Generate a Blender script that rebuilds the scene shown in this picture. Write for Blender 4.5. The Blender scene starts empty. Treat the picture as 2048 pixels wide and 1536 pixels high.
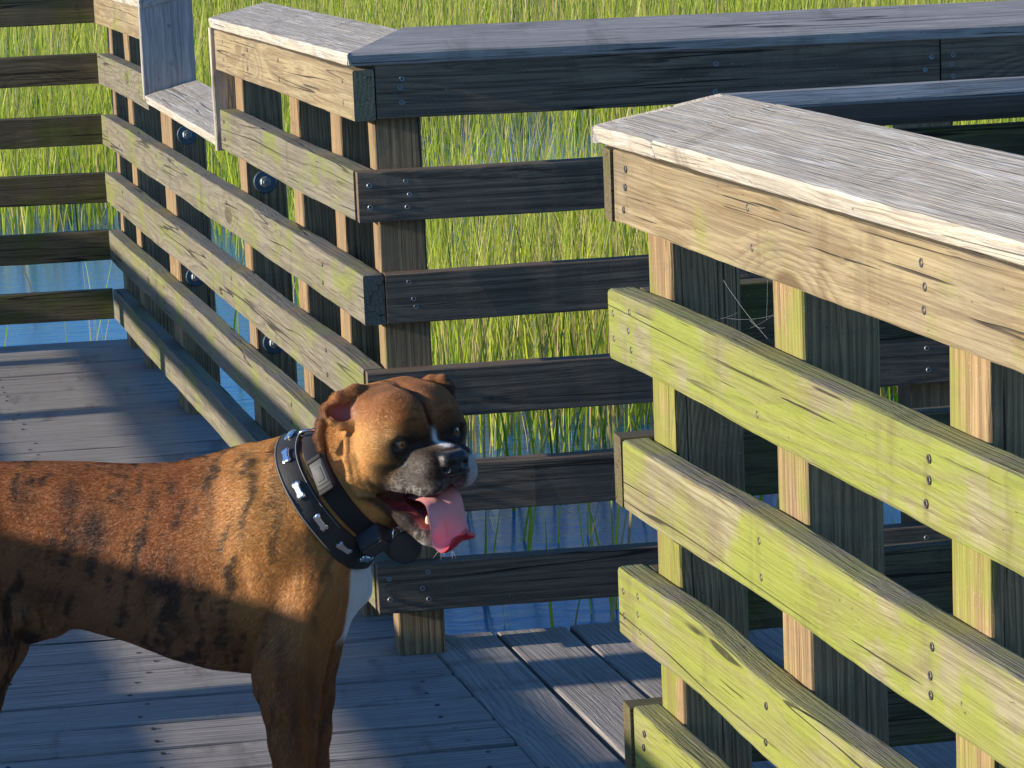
import bpy, bmesh, math, random
import numpy as np
from mathutils import Matrix, Vector

rng = np.random.default_rng(11)
random.seed(11)
R = math.radians
scene = bpy.context.scene
col = scene.collection

# ------------------------------------------------------------------ camera
CAM = np.array([-0.48369, -5.14863, 1.43118]); YAW, PITCH, ROLL, FPX = 0.14285, 0.17862, -0.04273, 5935.6
fw = np.array([math.sin(YAW)*math.cos(PITCH), math.cos(YAW)*math.cos(PITCH), -math.sin(PITCH)])
r0 = np.array([math.cos(YAW), -math.sin(YAW), 0.0]); u0 = np.cross(r0, fw)
cr = math.cos(ROLL)*r0 + math.sin(ROLL)*u0
cu = -math.sin(ROLL)*r0 + math.cos(ROLL)*u0
cam = bpy.data.cameras.new('camera'); cam_ob = bpy.data.objects.new('camera', cam); col.objects.link(cam_ob)
cam.sensor_width = 36.0; cam.lens = FPX/2048*36.0; cam.clip_start = 0.1; cam.clip_end = 2000
cam_ob.matrix_world = Matrix([[cr[0], cu[0], -fw[0], CAM[0]], [cr[1], cu[1], -fw[1], CAM[1]], [cr[2], cu[2], -fw[2], CAM[2]], [0, 0, 0, 1]])
scene.camera = cam_ob

# ------------------------------------------------------------------ sky and sun (low sun from the left, grazing along the railings that face the camera)
SUN_EL = R(15.1); SUN_TRAVEL = Vector((1.0, 0.012, 0)).normalized()
sd = Vector((SUN_TRAVEL.x*math.cos(SUN_EL), SUN_TRAVEL.y*math.cos(SUN_EL), -math.sin(SUN_EL)))
w = bpy.data.worlds.new('World'); scene.world = w; w.use_nodes = True
nt = w.node_tree; bg = nt.nodes['Background']
sky = nt.nodes.new('ShaderNodeTexSky'); sky.sky_type = 'NISHITA'; sky.sun_disc = False
sky.sun_elevation = SUN_EL; sky.sun_rotation = math.atan2(-sd.x, -sd.y)
sky.air_density = 1.0; sky.dust_density = 0.0; sky.ozone_density = 6.5
nt.links.new(sky.outputs[0], bg.inputs[0]); bg.inputs[1].default_value = 0.15
sun = bpy.data.lights.new('sun', 'SUN'); sun.energy = 5.0; sun.angle = R(0.5); sun.color = (1.0, 0.89, 0.72)
sun_ob = bpy.data.objects.new('sun', sun); col.objects.link(sun_ob); sun_ob.location = (-6, 1, 6)
sun_ob.rotation_euler = sd.to_track_quat('-Z', 'Y').to_euler()
scene.view_settings.view_transform = 'Standard'; scene.view_settings.look = 'None'
scene.view_settings.exposure = 0.55; scene.view_settings.gamma = 1.0
scene.cycles.max_bounces = 5; scene.cycles.diffuse_bounces = 3; scene.cycles.transparent_max_bounces = 8

# ------------------------------------------------------------------ node helpers
class NT:
    def __init__(s, name):
        s.m = bpy.data.materials.new(name); s.m.use_nodes = True
        s.t = s.m.node_tree; s.b = s.t.nodes['Principled BSDF']; s.out = s.t.nodes['Material Output']
    def n(s, typ, **kw):
        nd = s.t.nodes.new(typ)
        for k, v in kw.items(): setattr(nd, k, v)
        return nd
    def put(s, sock, v):
        if isinstance(v, bpy.types.NodeSocket): s.t.links.new(v, sock)
        elif isinstance(v, (tuple, list)):
            sock.default_value = tuple(v) + ((1.0,) if len(v) == 3 and sock.type == 'RGBA' else ())
        else: sock.default_value = v
    def math(s, op, a, b=0.0, c=0.0, clamp=False):
        nd = s.n('ShaderNodeMath', operation=op, use_clamp=clamp)
        for i, v in enumerate((a, b, c)): s.put(nd.inputs[i], v)
        return nd.outputs[0]
    def vec(s, op, a, b=(0, 0, 0)):
        nd = s.n('ShaderNodeVectorMath', operation=op); s.put(nd.inputs[0], a); s.put(nd.inputs[1], b)
        return nd.outputs['Value'] if op in ('LENGTH', 'DOT_PRODUCT') else nd.outputs[0]
    def noise(s, v, scale=1.0, detail=3.0, rough=0.5, dist=0.0):
        nd = s.n('ShaderNodeTexNoise'); s.put(nd.inputs['Vector'], v)
        nd.inputs['Scale'].default_value = scale; nd.inputs['Detail'].default_value = detail
        nd.inputs['Roughness'].default_value = rough; nd.inputs['Distortion'].default_value = dist
        return nd.outputs['Fac']
    def step(s, v, a, b, lo=0.0, hi=1.0):
        nd = s.n('ShaderNodeMapRange', interpolation_type='SMOOTHSTEP'); s.put(nd.inputs[0], v)
        for i, x in zip((1, 2, 3, 4), (a, b, lo, hi)): s.put(nd.inputs[i], x)
        return nd.outputs[0]
    def mix(s, f, a, b, mode='MIX'):
        nd = s.n('ShaderNodeMix', data_type='RGBA', blend_type=mode)
        s.put(nd.inputs[0], f); s.put(nd.inputs[6], a); s.put(nd.inputs[7], b)
        return nd.outputs[2]
    def sep(s, v):
        nd = s.n('ShaderNodeSeparateXYZ'); s.put(nd.inputs[0], v); return nd.outputs
    def comb(s, x, y, z):
        nd = s.n('ShaderNodeCombineXYZ')
        for i, v in enumerate((x, y, z)): s.put(nd.inputs[i], v)
        return nd.outputs[0]
    def bump(s, h, dist, strength=1.0, nrm=None):
        nd = s.n('ShaderNodeBump'); s.put(nd.inputs['Height'], h)
        nd.inputs['Distance'].default_value = dist; nd.inputs['Strength'].default_value = strength
        if nrm: s.put(nd.inputs['Normal'], nrm)
        return nd.outputs[0]
    def set(s, **kw):
        for k, v in kw.items(): s.put(s.b.inputs[k.replace('_', ' ')], v)
        return s.m

def plain(name, color, rough=0.5, metal=0.0, **kw):
    k = NT(name); return k.set(Base_Color=color, Roughness=rough, Metallic=metal, **kw)

# ------------------------------------------------------------------ weathered lumber: rings, fibre, checks, knots, algae
def wood(name, light, dark, algae=0.0, algae_col=(0.33, 0.40, 0.045), grey=0.35, grey_col=(0.30, 0.28, 0.25), top_grey=0.6,
         rough=0.75, ring=0.006, contrast=0.7, crack=0.85, bumpd=0.0016, white=0.0, spec=0.3, stain=0.35, speck=0.3, algae_face=False):
    k = NT(name)
    P = k.n('ShaderNodeTexCoord').outputs['Object']
    rnd = k.n('ShaderNodeObjectInfo').outputs['Random']
    off = k.comb(k.math('MULTIPLY', rnd, 37.1), k.math('MULTIPLY', rnd, 91.7), k.math('MULTIPLY', rnd, 53.3))
    Q = k.vec('ADD', P, off)
    x, y, z = k.sep(P)
    r1 = k.math('FRACT', k.math('MULTIPLY', rnd, 17.31)); r2 = k.math('FRACT', k.math('MULTIPLY', rnd, 43.77))
    low = k.noise(k.vec('MULTIPLY', Q, (1.3, 7, 7)), 1.0, 2.0)
    mid = k.noise(k.vec('MULTIPLY', Q, (6, 30, 30)), 1.0, 2.0)
    # knots (cells stretched along the board, reaching right through it)
    vor = k.n('ShaderNodeTexVoronoi', feature='F1'); xq, yq, zq = k.sep(Q)
    k.put(vor.inputs['Vector'], k.comb(k.math('MULTIPLY', xq, 1.7), 0.0, k.math('MULTIPLY', zq, 5.0)))
    vor.inputs['Scale'].default_value = 1.0; vor.inputs['Randomness'].default_value = 1.0
    kd = k.math('ADD', vor.outputs['Distance'], k.math('MULTIPLY', k.math('SUBTRACT', mid, 0.5), 0.06))
    kn = k.step(kd, 0.30, 0.02)
    yy = k.math('ADD', y, k.math('MULTIPLY_ADD', r1, 0.16, 0.03)); zz = k.math('ADD', z, k.math('MULTIPLY_ADD', r2, 0.16, -0.13))
    rad = k.math('SQRT', k.math('ADD', k.math('MULTIPLY', yy, yy), k.math('MULTIPLY', zz, zz)))
    rad = k.math('ADD', rad, k.math('MULTIPLY', low, 0.040)); rad = k.math('ADD', rad, k.math('MULTIPLY', mid, 0.004))
    rad = k.math('ADD', rad, k.math('MULTIPLY', kn, 0.030))
    ph = k.math('FRACT', k.math('DIVIDE', rad, ring))
    late = k.math('MULTIPLY', k.step(ph, 0.25, 0.85), k.step(ph, 1.0, 0.92))     # thin dark late-wood line of each ring
    fib = k.noise(k.vec('MULTIPLY', Q, (9, 420, 420)), 1.0, 4.0, 0.6)
    fib2 = k.noise(k.vec('MULTIPLY', Q, (3, 110, 110)), 1.0, 3.0, 0.6)
    blot = k.noise(k.vec('MULTIPLY', Q, (3.2, 11, 11)), 1.0, 5.0, 0.6)
    crk = k.step(k.noise(k.vec('MULTIPLY', Q, (2.2, 190, 190)), 1.0, 2.0, 0.45), 0.70, 0.74)
    c = k.mix(k.math('MULTIPLY', late, contrast), light, dark)
    c = k.mix(k.math('MULTIPLY', k.step(fib2, 0.35, 0.75), 0.45), c, dark)
    line = k.noise(k.vec('MULTIPLY', k.vec('ADD', Q, k.comb(0.0, k.math('MULTIPLY', low, 0.05), k.math('MULTIPLY', low, 0.06))), (1.4, 330, 330)), 1.0, 3.0, 0.65)
    c = k.mix(k.step(line, 0.50, 0.64, 0.0, 0.75), c, dark); c = k.mix(k.step(line, 0.48, 0.36, 0.0, 0.5), c, (min(1, light[0]*1.2), min(1, light[1]*1.2), min(1, light[2]*1.2)))
    cross = k.noise(k.vec('MULTIPLY', Q, (40, 14, 14)), 1.0, 4.0, 0.7)
    c = k.mix(k.step(cross, 0.50, 0.70, 0.0, 0.30), c, grey_col)
    c = k.mix(k.step(blot, 0.42, 0.72, 0.0, grey), c, grey_col)
    c = k.mix(k.step(kn, 0.80, 0.93, 0.0, 0.75), c, (dark[0]*0.6, dark[1]*0.5, dark[2]*0.45))
    # top faces are sun-bleached and grey
    nz = k.sep(k.n('ShaderNodeNewGeometry').outputs['True Normal'])[2]
    top = k.step(nz, 0.75, 0.95)
    c = k.mix(k.math('MULTIPLY', top, top_grey), c, k.mix(k.math('MULTIPLY', fib2, 0.9), grey_col, (grey_col[0]*.45, grey_col[1]*.45, grey_col[2]*.48)))
    if algae > 0:
        an = k.noise(k.vec('MULTIPLY', Q, (4.5, 9, 9)), 1.0, 5.0, 0.62)
        drip = k.noise(k.vec('MULTIPLY', Q, (16, 3.5, 3.5)), 1.0, 2.0, 0.5)
        am = k.math('ADD', k.math('MULTIPLY', an, 0.72), k.math('MULTIPLY', drip, 0.28))
        lo = 0.72 - 0.42*algae
        am = k.math('MULTIPLY', k.step(am, lo, lo+0.14), min(1.0, 0.45 + 0.5*algae))
        am = k.math('MULTIPLY', am, k.math('MULTIPLY_ADD', late, -0.35, 1.0))
        am = k.math('MULTIPLY', am, k.math('MULTIPLY_ADD', top, -0.45, 1.0))
        if algae_face: am = k.math('MULTIPLY', am, k.step(y, 0.007, 0.003))      # grows on the face turned to the deck
        ac = k.mix(fib2, algae_col, (algae_col[0]*0.62, algae_col[1]*0.68, algae_col[2]*0.55))
        c = k.mix(am, c, ac)
    if stain > 0:
        st = k.step(k.noise(k.vec('MULTIPLY', Q, (9, 2.2, 2.2)), 1.0, 4.0, 0.65), 0.56, 0.72, 0.0, stain)
        c = k.mix(st, c, (dark[0]*0.55, dark[1]*0.5, dark[2]*0.48))
    if white > 0:
        wn = k.step(k.noise(k.vec('MULTIPLY', Q, (5, 90, 40)), 1.0, 5.0, 0.7), 0.5, 0.64, 0.0, white)
        c = k.mix(wn, c, (0.62, 0.60, 0.56))
    if speck > 0:
        sp = k.step(k.noise(Q, 330.0, 2.0, 0.6), 0.69, 0.73, 0.0, speck)
        c = k.mix(sp, c, (0.55, 0.53, 0.48))
        sd_ = k.step(k.noise(k.vec('MULTIPLY', Q, (60, 160, 160)), 1.0, 3.0, 0.6), 0.70, 0.74, 0.0, 0.7)
        c = k.mix(sd_, c, (0.02, 0.018, 0.015))
    # long drying checks: thin contour lines of a stretched noise, only in some stretches of the board
    ckn = k.noise(k.vec('MULTIPLY', Q, (0.55, 26, 26)), 1.0, 2.0, 0.4)
    chk = k.math('MULTIPLY', k.step(k.math('ABSOLUTE', k.math('SUBTRACT', ckn, 0.5)), 0.010, 0.003), k.step(k.noise(k.vec('MULTIPLY', Q, (2.1, 9, 9)), 1.0, 1.0), 0.47, 0.60))
    crk = k.math('MAXIMUM', crk, chk)
    c = k.mix(k.math('MULTIPLY', crk, crack), c, (0.015, 0.012, 0.010))
    gx = k.step(k.noise(k.vec('MULTIPLY', Q, (26, 700, 700)), 1.0, 3.0, 0.7), 0.5, 0.8, 0.0, 0.45)
    c = k.mix(gx, c, (dark[0]*0.6, dark[1]*0.6, dark[2]*0.6))
    c = k.mix(k.math('MULTIPLY', k.step(fib, 0.45, 0.75), 0.35), c, (dark[0]*0.5, dark[1]*0.5, dark[2]*0.5))
    h = k.math('ADD', k.math('MULTIPLY', line, -1.3), k.math('MULTIPLY', late, 0.35*contrast)); h = k.math('ADD', h, k.math('MULTIPLY', fib, 0.5))
    h = k.math('SUBTRACT', h, k.math('MULTIPLY', crk, 1.6)); h = k.math('ADD', h, k.math('MULTIPLY', fib2, 0.6))
    k.b.inputs['Specular IOR Level'].default_value = spec
    return k.set(Base_Color=c, Roughness=rough, Normal=k.bump(h, bumpd, 0.9))

M = {}
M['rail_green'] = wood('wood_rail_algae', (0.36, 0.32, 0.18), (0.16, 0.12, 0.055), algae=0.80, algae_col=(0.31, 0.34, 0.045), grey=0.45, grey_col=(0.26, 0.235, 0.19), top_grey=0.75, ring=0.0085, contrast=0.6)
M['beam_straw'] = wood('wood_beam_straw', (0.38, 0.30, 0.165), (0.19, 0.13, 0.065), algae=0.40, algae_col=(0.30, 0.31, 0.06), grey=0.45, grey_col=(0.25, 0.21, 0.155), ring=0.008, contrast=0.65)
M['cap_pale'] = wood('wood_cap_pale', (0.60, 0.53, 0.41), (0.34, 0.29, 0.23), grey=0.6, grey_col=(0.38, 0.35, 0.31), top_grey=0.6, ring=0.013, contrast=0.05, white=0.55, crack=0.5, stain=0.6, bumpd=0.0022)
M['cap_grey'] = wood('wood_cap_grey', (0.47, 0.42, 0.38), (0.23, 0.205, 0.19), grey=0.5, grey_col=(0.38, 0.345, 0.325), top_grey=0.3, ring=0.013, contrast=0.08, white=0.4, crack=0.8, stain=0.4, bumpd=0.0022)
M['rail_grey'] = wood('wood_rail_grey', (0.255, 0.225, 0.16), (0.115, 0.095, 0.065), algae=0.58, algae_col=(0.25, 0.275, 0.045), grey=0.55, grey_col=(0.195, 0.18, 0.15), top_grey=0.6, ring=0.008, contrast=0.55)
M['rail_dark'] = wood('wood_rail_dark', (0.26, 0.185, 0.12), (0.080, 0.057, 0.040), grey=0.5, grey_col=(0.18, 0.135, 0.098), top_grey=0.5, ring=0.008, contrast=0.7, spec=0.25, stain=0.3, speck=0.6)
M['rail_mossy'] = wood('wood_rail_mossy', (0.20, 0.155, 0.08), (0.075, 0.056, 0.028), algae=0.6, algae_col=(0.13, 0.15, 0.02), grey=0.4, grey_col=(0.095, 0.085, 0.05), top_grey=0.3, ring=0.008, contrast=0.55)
M['post'] = wood('wood_post', (0.42, 0.285, 0.145), (0.175, 0.108, 0.055), algae=0.34, algae_col=(0.26, 0.30, 0.04), grey=0.3, grey_col=(0.17, 0.135, 0.10), ring=0.007, contrast=0.75, stain=0.4, speck=0.6)
M['post_green'] = wood('wood_post_algae', (0.44, 0.30, 0.15), (0.19, 0.115, 0.056), algae=0.70, algae_col=(0.28, 0.32, 0.045), grey=0.3, grey_col=(0.17, 0.135, 0.10), ring=0.007, contrast=0.75, stain=0.35, speck=0.6, algae_face=True)
M['deck'] = wood('wood_deck', (0.47, 0.425, 0.38), (0.165, 0.145, 0.13), grey=0.55, grey_col=(0.30, 0.275, 0.255), top_grey=0.3, ring=0.012, contrast=0.5, rough=0.7, spec=0.25, stain=0.5, crack=0.7)
M['steel'] = plain('galvanised_steel', (0.30, 0.31, 0.32), 0.5, 0.7)
M['steel_dark'] = plain('dull_screw_steel', (0.11, 0.10, 0.095), 0.55, 0.7)
M['bolt_blue'] = plain('bolt_washer_steel', (0.12, 0.17, 0.22), 0.45, 0.6)

# ------------------------------------------------------------------ object helpers
def tag(o, label=None, cat=None, group=None, kind=None):
    if label: o['label'] = label
    if cat: o['category'] = cat
    if group: o['group'] = group
    if kind: o['kind'] = kind
    return o
def empty(name, loc=(0, 0, 0)):
    o = bpy.data.objects.new(name, None); o.location = loc; o.empty_display_size = 0.1; col.objects.link(o); return o
def mesh_obj(name, verts, faces, mat, parent=None, smooth=False, mw=None):
    me = bpy.data.meshes.new(name)
    me.from_pydata([tuple(v) for v in verts], [], faces); me.update()
    if smooth: me.polygons.foreach_set('use_smooth', [True]*len(me.polygons))
    me.materials.append(mat)
    return link(name, me, parent, mw)
def link(name, me, parent=None, mw=None):
    o = bpy.data.objects.new(name, me); col.objects.link(o)
    if parent is not None:
        o.parent = parent; o.matrix_parent_inverse = MW[parent].inverted()
    m = mw if mw is not None else Matrix()
    MW[o] = m; o.matrix_basis = m
    return o
MW = {}
def root(name, loc=(0, 0, 0)):
    o = empty(name, loc); MW[o] = Matrix.Translation(loc); return o

def frame(P, d, nback):
    d = Vector(d).normalized(); n = Vector(nback).normalized(); u = d.cross(n)
    return Matrix([[d.x, n.x, u.x, P[0]], [d.y, n.y, u.y, P[1]], [d.z, n.z, u.z, P[2]], [0, 0, 0, 1]])

def wob(xs, amp, seed, f=1.1):
    g = np.random.default_rng(seed); a = np.zeros_like(xs)
    for i in range(4):
        a += amp*(0.6**i)*np.sin(xs*f*(1.9**i)*2*math.pi*0.5 + g.uniform(0, 6.28))*g.uniform(0.4, 1)
    return a

def board_mesh(name, L, th, h, mat, seg=0.05, bev=0.003, m0=(0, 0), m1=(0, 0), warp=0.0012, seed=0, bow=None, rough_edge=0.0):
    """a sawn board along +x: local y is thickness (0 = front face), z is height; m0/m1 = end-cut slopes (dx per y, dx per z)"""
    n = max(2, int(L/seg)); b = bev
    prof = []
    for (cy, cz, a0) in ((b, b, 180), (th-b, b, 270), (th-b, h-b, 0), (b, h-b, 90)):
        for q in (0, 45, 90):
            a = R(a0+q); prof.append((cy+b*math.cos(a), cz+b*math.sin(a)))
    prof = np.array(prof); K = len(prof)
    ts = np.linspace(0, 1, n+1)
    g = np.random.default_rng(seed+5)
    wy = wob(ts*L, warp, seed*3+1); wz = wob(ts*L, warp, seed*3+2)
    V = []
    for i, t in enumerate(ts):
        x0 = prof[:, 0]*m0[0] + prof[:, 1]*m0[1]; x1 = L + prof[:, 0]*m1[0] + prof[:, 1]*m1[1]
        x = x0*(1-t) + x1*t
        jit = g.normal(0, 0.00025 + rough_edge, (K, 2))
        dz = wz[i] + (bow(t*L) if bow else 0)
        V.append(np.stack([x, prof[:, 0]+wy[i]+jit[:, 0], prof[:, 1]+dz+jit[:, 1]], -1))
    V = np.concatenate(V)
    F = []
    for i in range(n):
        for j in range(K):
            j2 = (j+1) % K
            F.append((i*K+j, (i+1)*K+j, (i+1)*K+j2, i*K+j2))
    F.append(tuple(range(K))); F.append(tuple(n*K+j for j in reversed(range(K))))
    me = bpy.data.meshes.new(name); me.from_pydata(V.tolist(), [], F); me.update()
    me.flip_normals() if False else None
    me.materials.append(mat)
    return me

_seed = [100]
def board(name, parent, P, d, nback, L, th, h, mat, **kw):
    _seed[0] += 1
    kw.setdefault('seed', _seed[0])
    return link(name, board_mesh(name, L, th, h, mat, **kw), parent, frame(P, d, nback))

# screw: a flat pan head with a raised rim and a recess
def lathe(prof, n=10):
    V = []; F = []
    for (r, zz) in prof:
        for j in range(n): V.append((r*math.cos(2*math.pi*j/n), r*math.sin(2*math.pi*j/n), zz))
    for i in range(len(prof)-1):
        for j in range(n):
            F.append((i*n+j, i*n+(j+1) % n, (i+1)*n+(j+1) % n, (i+1)*n+j))
    F.append(tuple(range((len(prof)-1)*n, len(prof)*n)))
    return V, F
def lathe_mesh(name, prof, mat, n=10, smooth=False):
    V, F = lathe(prof, n); me = bpy.data.meshes.new(name); me.from_pydata(V, [], F); me.update(); me.materials.append(mat)
    if smooth: me.polygons.foreach_set('use_smooth', [True]*len(me.polygons))
    return me
screw_me = lathe_mesh('screw', [(0.0047, -0.002), (0.0047, 0.0007), (0.0040, 0.0014), (0.0024, 0.0012), (0.0018, -0.0010)], M['steel'], 10)
screw_dark_me = lathe_mesh('screw', [(0.0045, -0.002), (0.0045, 0.0005), (0.0038, 0.0010), (0.0024, 0.0006), (0.0018, -0.0012)], M['steel_dark'], 10)
def screw(board_ob, x, z, me=None, face='front', y=0.0):
    """on the front face (local y = 0) or the top"""
    if face == 'front': loc = Matrix([[1, 0, 0, x], [0, 0, -1, y], [0, 1, 0, z], [0, 0, 0, 1]])
    else: loc = Matrix([[1, 0, 0, x], [0, 1, 0, y], [0, 0, 1, z], [0, 0, 0, 1]])
    return link('screw', me or screw_me, board_ob, MW[board_ob] @ loc)

# ------------------------------------------------------------------ layout of the boardwalk
Z = Vector((0, 0, 1))
BETA = 1.67663; dB = Vector((math.cos(BETA), math.sin(BETA), 0)); nB = Vector((math.sin(BETA), -math.cos(BETA), 0))   # along the railing, and towards its back
LB = 3.790
gA = -0.032; dA = Vector((-math.cos(gA), -math.sin(gA), 0))
PD = Vector((0.15966, -1.54946, 0)); dD = Vector((0.10880, -0.99406, 0)); nD = Vector((0.99406, 0.10880, 0))
dC = Vector((1, 0, 0)); nC = Vector((0, 1, 0))
HB = [0.9732, 0.7947, 0.6140, 0.4396, 0.2655, 0.0870]   # bottoms of the top beam and the five rails
RH, TH = 0.089, 0.038
CT, CW = 0.023, 0.140
WATER = -0.50

def cap_prism(name, parent, pts, mat, t=CT, nseg=24, seed=1):
    """a tilted cap board: pts = front-left, front-right, back-right, back-left of its top face; real thickness t"""
    a, b, c, d = [Vector(p) for p in pts]
    n = (b-a).cross(d-a).normalized()
    ex = (b-a).normalized(); ey = n.cross(ex)
    mw = Matrix([[ex.x, ey.x, n.x, a.x], [ex.y, ey.y, n.y, a.y], [ex.z, ey.z, n.z, a.z], [0, 0, 0, 1]]); inv = mw.inverted()
    A, B, C_, D = [inv @ p for p in (a, b, c, d)]
    W = D.y; bev = 0.003
    prof = [(0, -t+bev), (0, -bev), (bev, 0), (W*0.25, 0.0006), (W*0.5, -0.0003), (W*0.75, 0.0005), (W-bev, 0), (W, -bev), (W, -t+bev), (W-bev, -t), (bev, -t)]
    K = len(prof); V = []; F = []; g = np.random.default_rng(seed)
    L = (b-a).length; wz = wob(np.linspace(0, L, nseg+1), 0.00025, seed)
    for i in range(nseg+1):
        s = i/nseg
        for j, (py, pz) in enumerate(prof):
            q = py/W
            x0 = A.x*(1-q)+D.x*q; x1 = B.x*(1-q)+C_.x*q
            V.append((x0*(1-s)+x1*s, py+g.normal(0, 0.0006 if j in (0, 1, 2, 10) else 0.0002), pz+wz[i]+g.normal(0, 0.0003 if j in (0, 1, 2) else 0.00012)))
    for i in range(nseg):
        for j in range(K):
            j2 = (j+1) % K; F.append((i*K+j, (i+1)*K+j, (i+1)*K+j2, i*K+j2)[::-1])
    F.append(tuple(range(K))); F.append(tuple(nseg*K+j for j in reversed(range(K))))
    me = bpy.data.meshes.new(name); me.from_pydata(V, [], F); me.update(); me.materials.append(mat)
    bm = bmesh.new(); bm.from_mesh(me); bmesh.ops.recalc_face_normals(bm, faces=bm.faces); bm.to_mesh(me); bm.free()
    return link(name, me, parent, mw)

def post(parent, base, d, nback, z0, z1, mat=None, s=0.089, seed=None):
    """square post; local x runs up the post so the grain does too"""
    _seed[0] += 1
    me = board_mesh('post', z1-z0, s, s, mat or M['post'], seg=0.08, bev=0.004, warp=0.0009, seed=seed or _seed[0])
    dv = Vector(d).normalized(); n = Vector(nback).normalized()
    # local x -> up, local y -> nback, local z = x cross y
    u = Vector((0, 0, 1)); zc = u.cross(n)
    if zc.dot(dv) < 0: base = Vector(base) + dv*s
    mw = Matrix([[u.x, n.x, zc.x, base[0]], [u.y, n.y, zc.y, base[1]], [u.z, n.z, zc.z, z0], [0, 0, 0, 1]])
    return link('post', me, parent, mw)

# ------------------------------------------------------------------ railing along the walkway at the back (its shaded face to the camera)
rc = root('railing', (0, 0, 0))
tag(rc, 'dark shaded railing with grey cap board running right from the corner post behind the dog', 'railing', 'boardwalk railings')
LC = 2.6
for k in range(6):
    x0 = TH+0.002 if k % 2 == 0 else 0.0
    nm = 'top_beam' if k == 0 else 'rail'
    if k == 0:
        Lb = 1.053-x0
        b_ = board(nm, rc, (x0, 0, HB[0]+0.003), (1, 0, -0.006), nC, Lb, TH, RH+0.007, M['rail_dark'])
        b2 = board(nm, rc, (1.056, 0.001, HB[0]-0.003), (1, 0, -0.004), nC, LC-1.056, TH, RH+0.009, M['rail_dark'])
        for (sx, sz) in ((0.046, 0.068), (0.042, 0.053), (0.044, 0.027)): screw(b_, sx, sz)
        for (sx, sz) in ((0.605, 0.068), (0.602, 0.019), (0.998, 0.062), (0.986, 0.040)): screw(b_, sx, sz)
        for (sx, sz) in ((0.022, 0.064), (0.019, 0.048), (0.022, 0.026)): screw(b2, sx, sz)
    else:
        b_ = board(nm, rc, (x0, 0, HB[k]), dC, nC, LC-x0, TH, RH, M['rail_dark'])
        e = 0.0 if k % 2 == 0 else 0.022
        if k % 2 == 1:
            for sz in (0.066, 0.028): screw(b_, 0.020, sz)
        base = 0.085-x0 if k % 2 else 0.046
        for sz in (0.070, 0.047, 0.024):
            screw(b_, base + random.uniform(-0.006, 0.006), sz + random.uniform(-0.005, 0.005))
        for px in (0.648, 1.02, 1.5): 
            for sz in (0.066, 0.026): screw(b_, px-x0+random.uniform(-0.008, 0.008), sz)
cap_prism('cap_board', rc, [(-0.008, -0.010, 1.0915), (LC, -0.010, 1.074), (LC, 0.124, 1.107), (0.110, 0.124, 1.1265)], M['cap_grey'], seed=3)
post(rc, (0.036, 0.0385, 0), dC, nC, -1.3, 1.06, s=0.085).name = 'post'
for px in (0.61, 1.00, 1.5, 2.1): post(rc, (px, 0.0385, 0), dC, nC, -1.3, 1.055)

# ------------------------------------------------------------------ railing with the lowered section (sunlit face to the left)
rb = root('railing', dB*LB)
tag(rb, 'sunlit weathered grey railing with a lowered cut-out section, behind the dog', 'railing', 'boardwalk railings')
def Bp(s, off, z): 
    v = dB*s + nB*off; return (v.x, v.y, z)
NB = -dB    # boards run from the far end towards the camera
def brail(s_far, s_near, z, mat, nm='rail', **kw):
    return board(nm, rb, Bp(s_far, 0, z), NB, nB, s_far-s_near, TH, RH, mat, **kw)
for k in range(6):
    e = -0.0 if k % 2 == 0 else TH+0.002           # every second rail laps over the end of the other run
    if k == 0:
        o = brail(1.513, e-0.004, HB[0], M['beam_straw'], 'top_beam'); 
        for sx in (1.40, 1.10, 0.72, 0.08):
            for sz in (0.066, 0.028): screw(o, 1.513-sx+random.uniform(-.01, .01), sz, screw_dark_me)
        o = brail(LB-0.002, 2.725, HB[0], M['beam_straw'], 'top_beam')
        screw(o, 0.2, 0.03, screw_dark_me)
    elif k == 1:
        o = brail(1.513, e, HB[1], M['rail_grey']); brail(LB-0.002, 2.70, HB[1], M['rail_grey'])
        for sx in (1.46, 0.80, 0.38): 
            for sz in (0.066, 0.028): screw(o, 1.513-sx, sz, screw_dark_me)
    else:
        o = brail(LB-(0.002 if k % 2 else 0.0), e, HB[k], M['rail_grey'])
        for sx in (0.38, 0.80, 1.48, 2.62, 3.4):
            for sz in (0.066, 0.028): screw(o, LB-sx+random.uniform(-.01, .01), sz+random.uniform(-.006, .006), screw_dark_me)
cap_prism('cap_board', rb, [Bp(1.535, -0.010, 1.087), Bp(-0.010, -0.010, 1.0920), Bp(0.130, 0.124, 1.1265), Bp(1.535, 0.124, 1.116)], M['cap_pale'], seed=5)
cap_prism('cap_board', rb, [Bp(LB+0.02, -0.010, 1.075), Bp(2.695, -0.010, 1.082), Bp(2.695, 0.124, 1.110), Bp(LB+0.14, 0.124, 1.105)], M['cap_pale'], seed=6)
cap_prism('sill_board', rb, [Bp(2.697, -0.010, 0.834), Bp(1.540, -0.010, 0.820), Bp(1.540, 0.130, 0.856), Bp(2.697, 0.130, 0.868)], M['cap_pale'], seed=7)
def wall_board(s, z0, z1, nm, mat, face):
    me = board_mesh(nm, z1-z0, CT, CW, mat, seg=0.06, bev=0.003, seed=_seed[0]+9); _seed[0] += 1
    n = dB; u = Vector((0, 0, 1)); zc = u.cross(n)      # local z = up x along
    # local x up, y along the run (thickness), z across
    P = Bp(s, -0.010 if zc.dot(nB) > 0 else 0.130, z0)
    mw = Matrix([[u.x, n.x, zc.x, P[0]], [u.y, n.y, zc.y, P[1]], [u.z, n.z, zc.z, P[2]], [0, 0, 0, 1]])
    return link(nm, me, rb, mw)
wl = wall_board(2.699, 0.822, 1.086, 'side_board', M['cap_grey'], 0)
for zz in (0.09, 0.19): 
    screw(wl, zz, 0.065, screw_me)
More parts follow.
